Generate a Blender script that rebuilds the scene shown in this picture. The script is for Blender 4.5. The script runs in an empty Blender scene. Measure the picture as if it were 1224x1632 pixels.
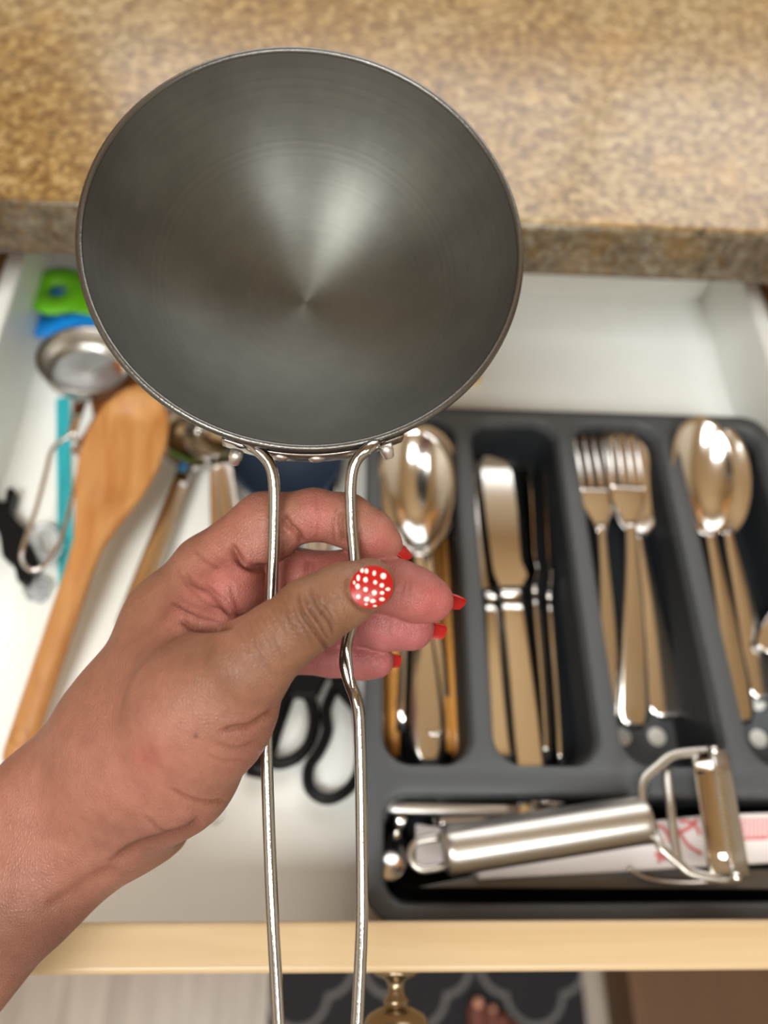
import bpy, math, random
import numpy as np
from mathutils import Vector, Matrix
random.seed(4); rng = np.random.default_rng(4)
SC = bpy.context.scene; COL = SC.collection
MM = 0.001
# ------------------------------------------------------------------ camera (frame 1224 x 1632)
F, CX, CY = 1226.0, 612.0, 816.0
CAM = np.array([0.0, 0.0, 1200.0])
_Y = np.array([-12, 2185, -1226.]); _Y /= np.linalg.norm(_Y)
_X = np.array([23990, -649, -1226.]); _X -= _Y*_X.dot(_Y); _X /= np.linalg.norm(_X)
R = np.array([_X, _Y, np.cross(_X, _Y)])          # camera axes -> world axes
cd = bpy.data.cameras.new('camera'); cam = bpy.data.objects.new('camera', cd); COL.objects.link(cam)
cam.matrix_world = Matrix.Translation(Vector(CAM*MM)) @ Matrix(R.tolist()).to_4x4()
cd.sensor_fit = 'VERTICAL'; cd.sensor_height = 36.0; cd.lens = 36.0*F/1632.0
cd.clip_start = 0.02; cd.clip_end = 30
cd.dof.use_dof = True; cd.dof.focus_distance = 0.232; cd.dof.aperture_fstop = 27.0/4.6
SC.camera = cam
# ------------------------------------------------------------------ world, lights, exposure
w = bpy.data.worlds.new('world'); SC.world = w; w.use_nodes = True
w.node_tree.nodes['Background'].inputs[0].default_value = (.95, .98, 1, 1)
w.node_tree.nodes['Background'].inputs[1].default_value = 0.14
SC.view_settings.view_transform = 'Standard'; SC.view_settings.look = 'None'
SC.view_settings.gamma = 1; SC.view_settings.use_curve_mapping = False
SC.view_settings.exposure = 0.42
def area(name, loc, size, power, col, rot=(0, 0, 0)):
    l = bpy.data.lights.new(name, 'AREA'); l.shape = 'RECTANGLE'; l.size, l.size_y = size
    l.energy = power; l.color = col
    o = bpy.data.objects.new(name, l); COL.objects.link(o); o.location = loc; o.rotation_euler = rot
    return o
area('ceiling_panel_light', (-0.48, -0.72, 2.36), (0.7, 0.6), 20, (.98, 1, .975))
area('ceiling_panel_light', (0.50, -1.10, 2.36), (0.5, 0.5), 13, (.98, 1, .975))

# ------------------------------------------------------------------ materials
def mat(name, col, rough=.5, metal=0., spec=.5, **k):
    m = bpy.data.materials.new(name); m.use_nodes = True; nt = m.node_tree; b = nt.nodes['Principled BSDF']
    b.inputs['Base Color'].default_value = (*col, 1); b.inputs['Roughness'].default_value = rough
    b.inputs['Metallic'].default_value = metal; b.inputs['Specular IOR Level'].default_value = spec
    for a, v in k.items(): b.inputs[a.replace('_', ' ')].default_value = v
    return m
def N(nt, t, **k):
    n = nt.nodes.new(t)
    for a, v in k.items(): setattr(n, a, v)
    return n
def ramp(nt, stops, interp='LINEAR'):
    r = N(nt, 'ShaderNodeValToRGB'); r.color_ramp.interpolation = interp
    while len(r.color_ramp.elements) < len(stops): r.color_ramp.elements.new(.5)
    for e, (p, c) in zip(r.color_ramp.elements, stops): e.position = p; e.color = (*c, 1)
    return r
def coords(nt, scale=(1, 1, 1)):
    tc = N(nt, 'ShaderNodeTexCoord'); mp = N(nt, 'ShaderNodeMapping'); mp.inputs['Scale'].default_value = scale
    nt.links.new(tc.outputs['Object'], mp.inputs[0]); return mp.outputs[0]
def noise(nt, vec, scale, detail=3, rough=.55, dist=0):
    n = N(nt, 'ShaderNodeTexNoise'); n.inputs['Scale'].default_value = scale; n.inputs['Detail'].default_value = detail
    n.inputs['Roughness'].default_value = rough; n.inputs['Distortion'].default_value = dist
    nt.links.new(vec, n.inputs['Vector']); return n.outputs[0]
def bump(nt, height, strength, dist=.001):
    b = N(nt, 'ShaderNodeBump'); b.inputs['Strength'].default_value = strength; b.inputs['Distance'].default_value = dist
    nt.links.new(height, b.inputs['Height']); nt.links.new(b.outputs[0], nt.nodes['Principled BSDF'].inputs['Normal']); return b
def mixc(nt, fac, a, b, mode='MIX'):
    m = N(nt, 'ShaderNodeMix', data_type='RGBA', blend_type=mode)
    for s, v in ((m.inputs[0], fac), (m.inputs[6], a), (m.inputs[7], b)):
        if hasattr(v, 'links') or hasattr(v, 'is_linked'): nt.links.new(v, s)
        else: s.default_value = v if isinstance(v, float) else (*v, 1)
    return m.outputs[2]
def setbase(m, out): m.node_tree.links.new(out, m.node_tree.nodes['Principled BSDF'].inputs['Base Color'])
def srgb(r, g, b):
    return tuple(((c/255+.055)/1.055)**2.4 if c/255 > .04045 else c/255/12.92 for c in (r, g, b))

granite = mat('granite', srgb(200, 165, 115), .22)
nt = granite.node_tree; v = coords(nt)
n1 = noise(nt, v, 150, 4, .7, .2); n2 = noise(nt, v, 240, 2, .6, .2); n3 = noise(nt, v, 170, 2, .6); n4 = noise(nt, v, 14, 2)
r1 = ramp(nt, [(.36, srgb(112, 86, 52)), (.45, srgb(160, 132, 90)), (.54, srgb(184, 157, 114)), (.64, srgb(214, 194, 156))])
nt.links.new(n1, r1.inputs[0])
r2 = ramp(nt, [(.32, (0, 0, 0)), (.45, (1, 1, 1))]); nt.links.new(n2, r2.inputs[0])
c = mixc(nt, r2.outputs[0], srgb(122, 92, 56), r1.outputs[0])
r3 = ramp(nt, [(.58, (0, 0, 0)), (.66, (1, 1, 1))]); nt.links.new(n3, r3.inputs[0])
c = mixc(nt, r3.outputs[0], c, srgb(132, 106, 72))
r4 = ramp(nt, [(.4, srgb(238, 224, 198)), (.62, (1, 1, 1))]); nt.links.new(n4, r4.inputs[0])
c = mixc(nt, 1.0, c, r4.outputs[0], 'MULTIPLY'); c = mixc(nt, 1.0, c, (.70, .70, .64), 'MULTIPLY')
r5 = ramp(nt, [(.56, (0, 0, 0)), (.70, (.28, .28, .28))]); nt.links.new(noise(nt, v, 22, 3, .6), r5.inputs[0])
c = mixc(nt, r5.outputs[0], c, srgb(184, 142, 78))
vs = N(nt, 'ShaderNodeTexVoronoi'); vs.inputs['Scale'].default_value = 75; nt.links.new(v, vs.inputs['Vector'])
r6 = ramp(nt, [(.10, (.8, .8, .8)), (.24, (0, 0, 0))]); nt.links.new(vs.outputs['Distance'], r6.inputs[0])
setbase(granite, mixc(nt, r6.outputs[0], c, srgb(104, 82, 52)))

def woodmat(name, a, b, scale=(1, .06, 1), rough=.4, f=60., spec=.4):
    m = mat(name, a, rough, spec=spec); nt = m.node_tree; v = coords(nt, scale)
    r = ramp(nt, [(.3, a), (.7, b)]); nt.links.new(noise(nt, v, f, 4, .6, 1.2), r.inputs[0]); setbase(m, r.outputs[0])
    bump(nt, noise(nt, v, f*4, 2), .08); return m
maple = woodmat('maple_wood', srgb(174, 148, 112), srgb(192, 169, 134), (.05, 1, 1), .3, 45)
cabwood = woodmat('cabinet_wood', srgb(176, 128, 78), srgb(198, 150, 96), (1, 1, .06), .35, 30)
spoonwood = woodmat('spoon_wood', srgb(172, 112, 58), srgb(200, 150, 92), (1, .12, 1), .42, 70)
darkspoonwood = woodmat('dark_spoon_wood', srgb(140, 82, 38), srgb(165, 102, 52), (1, .12, 1), .45, 70)
bamboo = woodmat('bamboo', srgb(196, 132, 58), srgb(222, 164, 84), (1, .03, 1), .4, 160)
brownboard = woodmat('brown_board', srgb(84, 60, 40), srgb(94, 68, 46), (1, .1, 1), .6, 20)
laminate = mat('white_laminate', srgb(232, 231, 222), .35)
nt = laminate.node_tree; v = coords(nt); r = ramp(nt, [(.3, srgb(236, 238, 233)), (.6, srgb(244, 246, 243))])
nt.links.new(noise(nt, v, 9, 4, .6), r.inputs[0]); setbase(laminate, r.outputs[0])
wallp = mat('wall_paint', srgb(225, 216, 200), .6); ceilp = mat('ceiling_paint', srgb(208, 180, 138), .7)
darkin = mat('dark_cabinet_interior', srgb(70, 52, 38), .6)
floor_m = mat('grey_wood_floor', srgb(176, 166, 154), .35)
nt = floor_m.node_tree; v = coords(nt, (1, .07, 1)); r = ramp(nt, [(.25, srgb(128, 118, 108)), (.5, srgb(158, 148, 138)), (.75, srgb(180, 172, 162))])
nt.links.new(noise(nt, v, 26, 4, .6, .5), r.inputs[0]); setbase(floor_m, r.outputs[0])
# rug: pale trellis lines printed on charcoal
rug_m = mat('trellis_rug', srgb(70, 70, 73), .9, spec=.1); nt = rug_m.node_tree
tc = N(nt, 'ShaderNodeTexCoord'); sep = N(nt, 'ShaderNodeSeparateXYZ'); nt.links.new(tc.outputs['Object'], sep.inputs[0])
def M(op, a, b=None, c=None):
    n = N(nt, 'ShaderNodeMath', operation=op)
    for i, x in enumerate((a, b, c)):
        if x is None: continue
        if isinstance(x, (int, float)): n.inputs[i].default_value = x
        else: nt.links.new(x, n.inputs[i])
    return n.outputs[0]
def cellc(out, per, off): return M('ABSOLUTE', M('SUBTRACT', M('FRACT', M('DIVIDE', M('ADD', out, off), per)), .5))
def trellis(ox, oy):
    a = cellc(sep.outputs[0], .156, 10.0+ox); b = cellc(sep.outputs[1], .156, 10.0+oy)
    d1 = M('SQRT', M('ADD', M('POWER', M('SUBTRACT', a, .22), 2), M('POWER', b, 2)))
    d2 = M('SQRT', M('ADD', M('POWER', M('SUBTRACT', b, .22), 2), M('POWER', a, 2)))
    return M('ABSOLUTE', M('SUBTRACT', M('MINIMUM', d1, d2), .245))
line = M('LESS_THAN', trellis(-.002+.078, .035), .022)
setbase(rug_m, mixc(nt, line, srgb(44, 44, 48), srgb(104, 104, 105)))
bump(nt, noise(nt, tc.outputs['Object'], 900, 2), .5, .002)

def metal(name, col, rough, f=0, scale=(1, 1, 1), s=.05):
    m = mat(name, col, rough, 1.0); nt = m.node_tree
    if f: bump(nt, noise(nt, coords(nt, scale), f, 3), s)
    return m
steel = metal('polished_steel', (.72, .70, .67), .13, 120, (1, .2, 1), .04)
rodsteel = metal('handle_steel', (.36, .355, .345), .16, 700, (1, 1, 1), .06)
satin = metal('satin_steel', (.48, .465, .435), .33, 500, (.1, 1, 1), .05)
knifesteel = metal('knife_steel', (.78, .76, .72), .08)
brass = metal('antique_brass', (.27, .21, .14), .26)
darksteel = metal('dark_steel', (.35, .32, .29), .25)
alum = metal('rivet_aluminium', (.62, .61, .59), .4)
meshm = mat('strainer_mesh_metal', (.6, .6, .6), .4, .6)
nt = meshm.node_tree; v = coords(nt); b_ = nt.nodes['Principled BSDF']
wv = N(nt, 'ShaderNodeTexChecker'); wv.inputs['Scale'].default_value = 1400; nt.links.new(v, wv.inputs[0])
b_.inputs['Alpha'].default_value = .45; b_.inputs['Base Color'].default_value = (.75, .75, .75, 1); b_.inputs['Metallic'].default_value = 0
traym = mat('charcoal_plastic', srgb(72, 75, 78), .42, spec=.4)
bump(traym.node_tree, noise(traym.node_tree, coords(traym.node_tree), 900, 2), .06)
lining = mat('grey_rubber_lining', srgb(30, 33, 37), .7, spec=.2)
slot_shade = mat('shaded_slot_plastic', srgb(34, 37, 41), .5, spec=.3)  # tray plastic darkened below the rim: shade of the slots painted in
grippad = mat('grey_grip_rubber', srgb(84, 87, 90), .7, spec=.2)
whitedot = mat('white_rubber_dot', srgb(225, 225, 220), .5)
blackp = mat('black_plastic', srgb(13, 13, 14), .4, spec=.2)
teal = mat('teal_plastic', srgb(60, 190, 202), .3, Transmission_Weight=.1)
green = mat('green_plastic', srgb(98, 176, 22), .4); blue = mat('blue_plastic', srgb(22, 142, 232), .4)
navy = mat('navy_plastic', srgb(42, 56, 74), .35); yellow = mat('yellow_plastic', srgb(240, 205, 40), .4)
clearp = mat('clear_plastic', (.85, .88, .9), .15, Transmission_Weight=.75, IOR=1.3)
paper = mat('paper_wrapper', srgb(232, 226, 226), .55)
redink = mat('red_print', srgb(226, 120, 122), .6); darkink = mat('dark_print', srgb(70, 50, 30), .7)
greyplastic = mat('smoky_plastic', srgb(120, 118, 115), .25)
whitep = mat('white_plastic', srgb(235, 235, 232), .4)
emit = mat('light_diffuser', (1, 1, 1), .5); emit.node_tree.nodes['Principled BSDF'].inputs['Emission Color'].default_value = (1, .96, .9, 1)
emit.node_tree.nodes['Principled BSDF'].inputs['Emission Strength'].default_value = 3.5

added_paneglow = mat('added_glow_pane', (.9, .9, .9), .4); b_ = added_paneglow.node_tree.nodes['Principled BSDF']
b_.inputs['Emission Color'].default_value = (.96, .98, 1, 1); b_.inputs['Emission Strength'].default_value = 2.3  # glow of the panes in the added window
# pan metal: hard-anodised grey with turned rings
def panmat(name, col, rough, metalness):
    m = mat(name, col, rough, metalness); nt = m.node_tree; b = nt.nodes['Principled BSDF']
    tc = N(nt, 'ShaderNodeTexCoord'); sp = N(nt, 'ShaderNodeSeparateXYZ'); nt.links.new(tc.outputs['Object'], sp.inputs[0])
    cb = N(nt, 'ShaderNodeCombineXYZ'); nt.links.new(sp.outputs[0], cb.inputs[0]); nt.links.new(sp.outputs[1], cb.inputs[1])
    ln = N(nt, 'ShaderNodeVectorMath', operation='LENGTH'); nt.links.new(cb.outputs[0], ln.inputs[0])
    cr = N(nt, 'ShaderNodeCombineXYZ'); nt.links.new(ln.outputs['Value'], cr.inputs[0])
    h = noise(nt, cr.outputs[0], 1100, 3, .7)
    blot = noise(nt, tc.outputs['Object'], 28, 4, .6)
    r = ramp(nt, [(.35, tuple(x*.86 for x in col)), (.65, tuple(x*1.12 for x in col))]); nt.links.new(blot, r.inputs[0])
    ring = ramp(nt, [(.35, (.88, .88, .88)), (.65, (1.08, 1.08, 1.06))]); nt.links.new(h, ring.inputs[0])
    setbase(m, mixc(nt, .8, r.outputs[0], ring.outputs[0], 'MULTIPLY'))
    bump(nt, h, .10, .0006)
    tg = N(nt, 'ShaderNodeTangent', direction_type='RADIAL', axis='Z'); nt.links.new(tg.outputs[0], b.inputs['Tangent'])
    b.inputs['Anisotropic'].default_value = .6; b.inputs['Anisotropic Rotation'].default_value = .25
    return m
paninner = panmat('hard_anodised_inside', (.112, .113, .103), .42, .8)
panouter = panmat('hard_anodised_outside', (.10, .098, .095), .28, .8)
panrim = metal('worn_rim_metal', (.15, .148, .142), .34, 900, (1, 1, 1), .15)

# skin, driven by the pigment and painted shade stored in the colour attribute
skin = mat('skin', srgb(190, 130, 105), .46, spec=.35); nt = skin.node_tree; b = nt.nodes['Principled BSDF']
at = N(nt, 'ShaderNodeAttribute', attribute_name='pigment_and_shade'); v = coords(nt)
mott = ramp(nt, [(.3, (.84, .78, .77)), (.65, (1.09, 1.07, 1.06))]); nt.links.new(noise(nt, v, 160, 4, .65), mott.inputs[0])
c = mixc(nt, .8, at.outputs['Color'], mott.outputs[0], 'MULTIPLY')
vo = N(nt, 'ShaderNodeTexVoronoi'); vo.inputs['Scale'].default_value = 330; nt.links.new(v, vo.inputs['Vector'])
pr = ramp(nt, [(.06, (.72, .62, .58)), (.16, (1, 1, 1))]); nt.links.new(vo.outputs['Distance'], pr.inputs[0])
setbase(skin, mixc(nt, .55, c, pr.outputs[0], 'MULTIPLY'))
v2 = N(nt, 'ShaderNodeTexVoronoi', feature='DISTANCE_TO_EDGE'); v2.inputs['Scale'].default_value = 1250
dv = N(nt, 'ShaderNodeMapping'); dv.inputs['Scale'].default_value = (1, .55, 1); dv.inputs['Rotation'].default_value = (0, 0, .9)
nt.links.new(v, dv.inputs[0]); nt.links.new(dv.outputs[0], v2.inputs['Vector'])
bump(nt, v2.outputs['Distance'], .42, .0008)
b.inputs['Subsurface Weight'].default_value = .12; b.inputs['Subsurface Radius'].default_value = (1, .35, .2); b.inputs['Subsurface Scale'].default_value = .003
nailm = mat('red_nail_polish', srgb(190, 28, 26), .32, spec=.35); nt = nailm.node_tree
at = N(nt, 'ShaderNodeAttribute', attribute_name='pigment_and_shade'); setbase(nailm, at.outputs['Color'])

# ------------------------------------------------------------------ building helpers (mm, world)
def ray(px, py): return R @ np.array([(px-CX)/F, -(py-CY)/F, -1.])
def G(px, py, z):            # photo point -> world point on the level z
    d = ray(px, py); p = d*((z-CAM[2])/d[2]) + CAM; return np.array([p[0], p[1], z])
def D(px, py, depth): return ray(px, py)*depth + CAM
LOC = {}
def thing(name, label, cat, loc, group=None):
    o = bpy.data.objects.new(name, None); COL.objects.link(o); o.empty_display_size = .02
    o.location = Vector(loc)*MM; LOC[o] = np.array(loc, float); tag(o, label, cat, group); return o
def tag(o, label=None, cat=None, group=None, kind=None):
    if label: o['label'] = label
    if cat: o['category'] = cat
    if group: o['group'] = group
    if kind: o['kind'] = kind
    return o
def part(name, vf, m, parent=None, origin=None, bevel=0, smooth=True, label=None, sub=0, segs=3):
    V, Fc = vf; V = np.asarray(V, float)
    if parent is not None: org = LOC[parent]
    else: org = np.array(origin if origin is not None else [V[:, 0].mean(), V[:, 1].mean(), V[:, 2].min()])
    me = bpy.data.meshes.new(name); me.from_pydata(((V-org)*MM).tolist(), [], [list(map(int, f)) for f in Fc]); me.validate(); me.update()
    o = bpy.data.objects.new(name, me); COL.objects.link(o); LOC[o] = org; me.materials.append(m)
    if parent is not None: o.parent = parent
    else: o.location = Vector(org)*MM
    if smooth:
        me.polygons.foreach_set('use_smooth', [True]*len(me.polygons))
        if smooth == 'auto' or bevel: me.set_sharp_from_angle(angle=math.radians(40))
    if bevel:
        b = o.modifiers.new('bevel', 'BEVEL'); b.width = bevel*MM; b.segments = segs; b.limit_method = 'ANGLE'; b.angle_limit = math.radians(35)
        b.harden_normals = False
    if sub: s = o.modifiers.new('sub', 'SUBSURF'); s.levels = s.render_levels = sub
    if label: o['label'] = label
    return o
def join(*vfs):
    V, Fc, n = [], [], 0
    for v, f in vfs:
        V.append(np.asarray(v, float)); Fc += [[i+n for i in q] for q in f]; n += len(v)
    return np.vstack(V), Fc
def box(x0, x1, y0, y1, z0, z1):
    V = [(x, y, z) for x in (x0, x1) for y in (y0, y1) for z in (z0, z1)]
    return V, [(0, 1, 3, 2), (4, 6, 7, 5), (0, 4, 5, 1), (2, 3, 7, 6), (0, 2, 6, 4), (1, 5, 7, 3)]
def catmull(P, m=6, closed=False):
    P = np.asarray(P, float); n = len(P); out = []
    for i in range(n if closed else n-1):
        if closed: a, b, c, d = P[i-1], P[i], P[(i+1) % n], P[(i+2) % n]
        else: a, b, c, d = P[max(i-1, 0)], P[i], P[i+1], P[min(i+2, n-1)]
        for t in np.arange(m)/m:
            out.append(.5*(2*b+(c-a)*t+(2*a-5*b+4*c-d)*t*t+(3*b-a-3*c+d)*t**3))
    if not closed: out.append(P[-1])
    return np.array(out)
def sweep(P, rw, rt=None, n=14, up=(0, 0, 1), closed=False, ex=1.0):
    P = np.asarray(P, float); m = len(P); up = np.array(up, float)
    rw = np.interp(np.linspace(0, 1, m), np.linspace(0, 1, len(np.atleast_1d(rw))), np.atleast_1d(rw))
    rt = rw if rt is None else np.interp(np.linspace(0, 1, m), np.linspace(0, 1, len(np.atleast_1d(rt))), np.atleast_1d(rt))
    T = (np.roll(P, -1, 0)-np.roll(P, 1, 0)) if closed else np.gradient(P, axis=0)
    T /= np.linalg.norm(T, axis=1)[:, None]+1e-9
    S = np.cross(T, up); S /= np.linalg.norm(S, axis=1)[:, None]+1e-9; U = np.cross(S, T)
    th = np.linspace(0, 2*np.pi, n, endpoint=False)
    c = np.sign(np.cos(th))*abs(np.cos(th))**ex; s = np.sign(np.sin(th))*abs(np.sin(th))**ex
    V = (P[:, None]+S[:, None]*(rw[:, None]*c)[..., None]+U[:, None]*(rt[:, None]*s)[..., None]).reshape(-1, 3)
    Fc = []
    for i in range(m if closed else m-1):
        j = (i+1) % m
        Fc += [(i*n+k, i*n+(k+1) % n, j*n+(k+1) % n, j*n+k) for k in range(n)]
    if not closed: Fc += [tuple(range(n))[::-1], tuple((m-1)*n+k for k in range(n))]
    return V, Fc
def basis(axis):
    a = np.array(axis, float); a /= np.linalg.norm(a); u = np.cross([0, 0, 1] if abs(a[2]) < .9 else [1, 0, 0], a); u /= np.linalg.norm(u)
    return u, np.cross(a, u), a
def lathe(prof, c=(0, 0, 0), axis=(0, 0, 1), n=48, close=False):
    u, v, a = basis(axis); c = np.array(c, float); th = np.linspace(0, 2*np.pi, n, endpoint=False)
    V = []; m = len(prof)
    for r, z in prof: V.append(c+r*(np.outer(np.cos(th), u)+np.outer(np.sin(th), v))+z*a)
    V = np.vstack(V); Fc = []
    for i in range(m if close else m-1):
        j = (i+1) % m
        Fc += [(i*n+k, i*n+(k+1) % n, j*n+(k+1) % n, j*n+k) for k in range(n)]
    if not close:
        if prof[0][0] > .01: Fc.append(tuple(range(n))[::-1])
        if prof[-1][0] > .01: Fc.append(tuple((m-1)*n+k for k in range(n)))
    return V, Fc
def prism(out, z0, z1):
    n = len(out); V = [(x, y, z0) for x, y in out]+[(x, y, z1) for x, y in out]
    return V, [tuple(range(n))[::-1], tuple(range(n, 2*n))]+[(i, (i+1) % n, n+(i+1) % n, n+i) for i in range(n)]
def rrect(x0, x1, y0, y1, r, k=8):
    o = []
    for cx, cy, a in ((x1-r, y1-r, 0), (x0+r, y1-r, 90), (x0+r, y0+r, 180), (x1-r, y0+r, 270)):
        for i in range(k+1):
            t = math.radians(a+90*i/k); o.append((cx+r*math.cos(t), cy+r*math.sin(t)))
    return o
def dome(a, b, depth, th=1.2, egg=.0, nr=12, nt=36):   # spoon bowl shell opening upwards, long axis +y
    V = [];
    for s in (0, 1):
        for i in range(nr+1):
            r = i/nr
            for k in range(nt):
                t = 2*math.pi*k/nt; y = a*r*math.sin(t); x = b*r*math.cos(t)*(1-egg*math.sin(t)*r)
                z = -depth*(1-r**2.2)
                V.append((x*(1+ (0 if s == 0 else .03*r)), y*(1+(0 if s == 0 else .03*r)), z-(th if s else 0)*(1 if r < 1 else .6)))
    Fc = []; L = (nr+1)*nt
    for i in range(nr):
        for k in range(nt):
            q = (i*nt+k, i*nt+(k+1) % nt, (i+1)*nt+(k+1) % nt, (i+1)*nt+k)
            Fc.append(q[::-1]); Fc.append(tuple(L+x for x in q))
    Fc += [(nr*nt+(k+1) % nt, nr*nt+k, L+nr*nt+k, L+nr*nt+(k+1) % nt) for k in range(nt)]
    return np.array(V), Fc
def placer(A, B, roll=0):      # local frame: origin at A, +y towards B, x sideways, z up
    A = np.array(A, float); B = np.array(B, float); y = B-A; L = np.linalg.norm(y); y /= L
    x = np.cross(y, [0, 0, 1]); x /= np.linalg.norm(x); z = np.cross(x, y)
    c, s = math.cos(roll), math.sin(roll); x, z = c*x+s*z, -s*x+c*z
    Mx = np.array([x, y, z])
    return (lambda vf: (np.asarray(vf[0], float) @ Mx + A, vf[1])), L

# ------------------------------------------------------------------ the room (setting)
def struct(name, vf, m, **k):
    o = part(name, vf, m, smooth=k.pop('smooth', False), **k); o['kind'] = 'structure'; return o
fl = struct('floor', box(-1600, 1800, -2200, 960, -30, 0), floor_m)
struct('ceiling', box(-1600, 1800, -2200, 1000, 2400, 2440), ceilp)
struct('wall_back', join(box(-1600, -350, 960, 1000, 0, 2400), box(1000, 1800, 960, 1000, 0, 2400), box(-350, 1000, 960, 1000, 0, 1150), box(-350, 1000, 960, 1000, 2130, 2400)), wallp)
wn = struct('added_window_1', join(box(-350, -310, 955, 1000, 1150, 2130), box(960, 1000, 955, 1000, 1150, 2130), box(-310, 960, 955, 1000, 1150, 1190), box(-310, 960, 955, 1000, 2090, 2130), box(310, 340, 965, 995, 1190, 2090)), whitep)  # unseen window, added for its white reflections in the cutlery
for x0, x1 in ((-310, 310), (340, 960)): part('added_pane', box(x0, x1, 980, 986, 1190, 2090), added_paneglow, wn, smooth=False)
struct('wall_front', box(-1600, 1800, -2240, -2200, 0, 2400), wallp)
struct('wall_left', box(-1640, -1600, -2200, 960, 0, 2400), wallp)
struct('wall_right', box(1800, 1840, -2200, 960, 0, 2400), wallp)
for lx, ly, s in ((-480, -720, 300), (500, -1100, 250)):
    t = thing('ceiling_light', 'square ceiling light panel %s' % ('above the left end of the drawer' if lx < 0 else 'further back in the room'), 'lamp', (lx, ly, 2365))
    part('frame', join(box(lx-s-25, lx+s+25, ly-s-25, ly-s, 2365, 2400), box(lx-s-25, lx+s+25, ly+s, ly+s+25, 2365, 2400),
                       box(lx-s-25, lx-s, ly-s, ly+s, 2365, 2400), box(lx+s, lx+s+25, ly-s, ly+s, 2365, 2400)), whitep, t, smooth=False)
    part('diffuser', box(lx-s, lx+s, ly-s, ly+s, 2372, 2398), emit, t, smooth=False)

# counter
gedge_shade = granite.copy(); gedge_shade.name = 'granite_shaded_edge'  # greyer, darker copy for the front face: its shade put into the colour
for n_ in gedge_shade.node_tree.nodes:
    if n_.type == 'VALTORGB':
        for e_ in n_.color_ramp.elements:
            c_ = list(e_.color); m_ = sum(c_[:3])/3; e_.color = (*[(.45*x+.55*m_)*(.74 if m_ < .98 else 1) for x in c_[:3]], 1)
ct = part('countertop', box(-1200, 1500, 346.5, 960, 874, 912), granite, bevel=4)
ct.data.materials.append(gedge_shade)
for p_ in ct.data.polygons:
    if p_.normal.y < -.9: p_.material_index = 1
tag(ct, 'speckled beige granite countertop with shade painted into its front edge above the open drawer', 'countertop')
# base cabinet round the drawer
bc = thing('base_cabinet', 'wooden base cabinet under the granite countertop that holds the open drawer', 'cabinet', (30, 660, 0))
part('side_panel', box(-262, -244, 372, 955, 90, 874), cabwood, bc, smooth=False)
part('side_panel', box(306, 324, 372, 955, 90, 874), cabwood, bc, smooth=False)
part('face_frame', join(box(-300, -243, 366, 386, 90, 873), box(304, 362, 366, 386, 90, 873), box(-243, 304, 366, 386, 862, 873), box(-243, 304, 366, 386, 700, 716)), darkspoonwood, bc, smooth=False)
part('toe_kick', box(-300, 362, 430, 450, 0, 90), darkin, bc, smooth=False)
part('cabinet_bottom', box(-262, 324, 386, 955, 90, 108), cabwood, bc, smooth=False)
part('back_panel', box(-244, 306, 940, 955, 108, 874), darkin, bc, smooth=False)
for x0, x1 in ((-292, 28), (34, 354)):
    dr = part('door', box(x0, x1, 346, 365, 100, 694), cabwood, bc, bevel=2)
    part('door_panel', box(x0+55, x1-55, 341, 346, 155, 640), cabwood, dr, bevel=3)
for i, (x0, x1) in enumerate(((-1180, -302), (364, 1480))):
    nb = thing('base_cabinet', 'wooden base cabinet to the %s of the open drawer' % ('left' if i == 0 else 'right'), 'cabinet', ((x0+x1)/2, 660, 0))
    part('carcass', box(x0, x1, 368, 955, 90, 874), cabwood, nb, smooth=False)
    part('toe_kick', box(x0, x1, 430, 450, 0, 90), darkin, nb, smooth=False)
    n = 2 if i == 0 else 3; wd = (x1-x0)/n
    for k in range(n):
        part('door', box(x0+k*wd+3, x0+(k+1)*wd-3, 348, 367, 100, 694), cabwood, nb, bevel=2)
        part('drawer_front', box(x0+k*wd+3, x0+(k+1)*wd-3, 348, 367, 704, 862), cabwood, nb, bevel=2)
# wall cabinets either side of the added window (seen only mirrored in the cutlery)
for i, x0 in enumerate((-1080, 1060)):
    uc = thing('wall_cabinet', 'wooden wall cabinet to the %s of the added window above the countertop' % ('left' if i == 0 else 'right'), 'cabinet', (x0+333, 800, 1400))
    part('carcass', box(x0, x0+666, 660, 958, 1400, 2130), cabwood, uc, smooth=False)
    for k in (0, 1):
        d_ = part('door', box(x0+3+k*332, x0+331+k*332, 640, 659, 1402, 2128), cabwood, uc, bevel=2)
        part('door_panel', box(x0+60+k*332, x0+274+k*332, 635, 640, 1460, 2070), cabwood, d_, bevel=3)

# ------------------------------------------------------------------ the open drawer
FL = 750.0
dw = thing('drawer', 'open white kitchen drawer with a pale maple front full of utensils', 'drawer', (30, 200, 738))
part('bottom_panel', box(-226, 289, 8, 458, 744, FL), laminate, dw, smooth=False)
part('side_panel', box(-238.5, -226, 8, 470, 738, 806), laminate, dw, bevel=2, label='white left side of the drawer')
part('side_panel', box(289, 301.5, 8, 470, 738, 806), laminate, dw, bevel=2, label='white right side of the drawer')
part('back_panel', box(-226, 289, 458, 470, 738, 806), laminate, dw, bevel=2)
fp = part('front_panel', box(-290, 350, -10, 8.2, 716, 846), maple, dw, bevel=2.2, segs=4, label='pale maple drawer front')
for s, x in (('left', -241), ('right', 303.5)):
    part('runner', box(x-2.5 if s == 'left' else x-2, x+2 if s == 'left' else x+2.5, 20, 470, 752, 764), darksteel, dw, smooth=False)
kx, kz = 27., 819.
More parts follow.
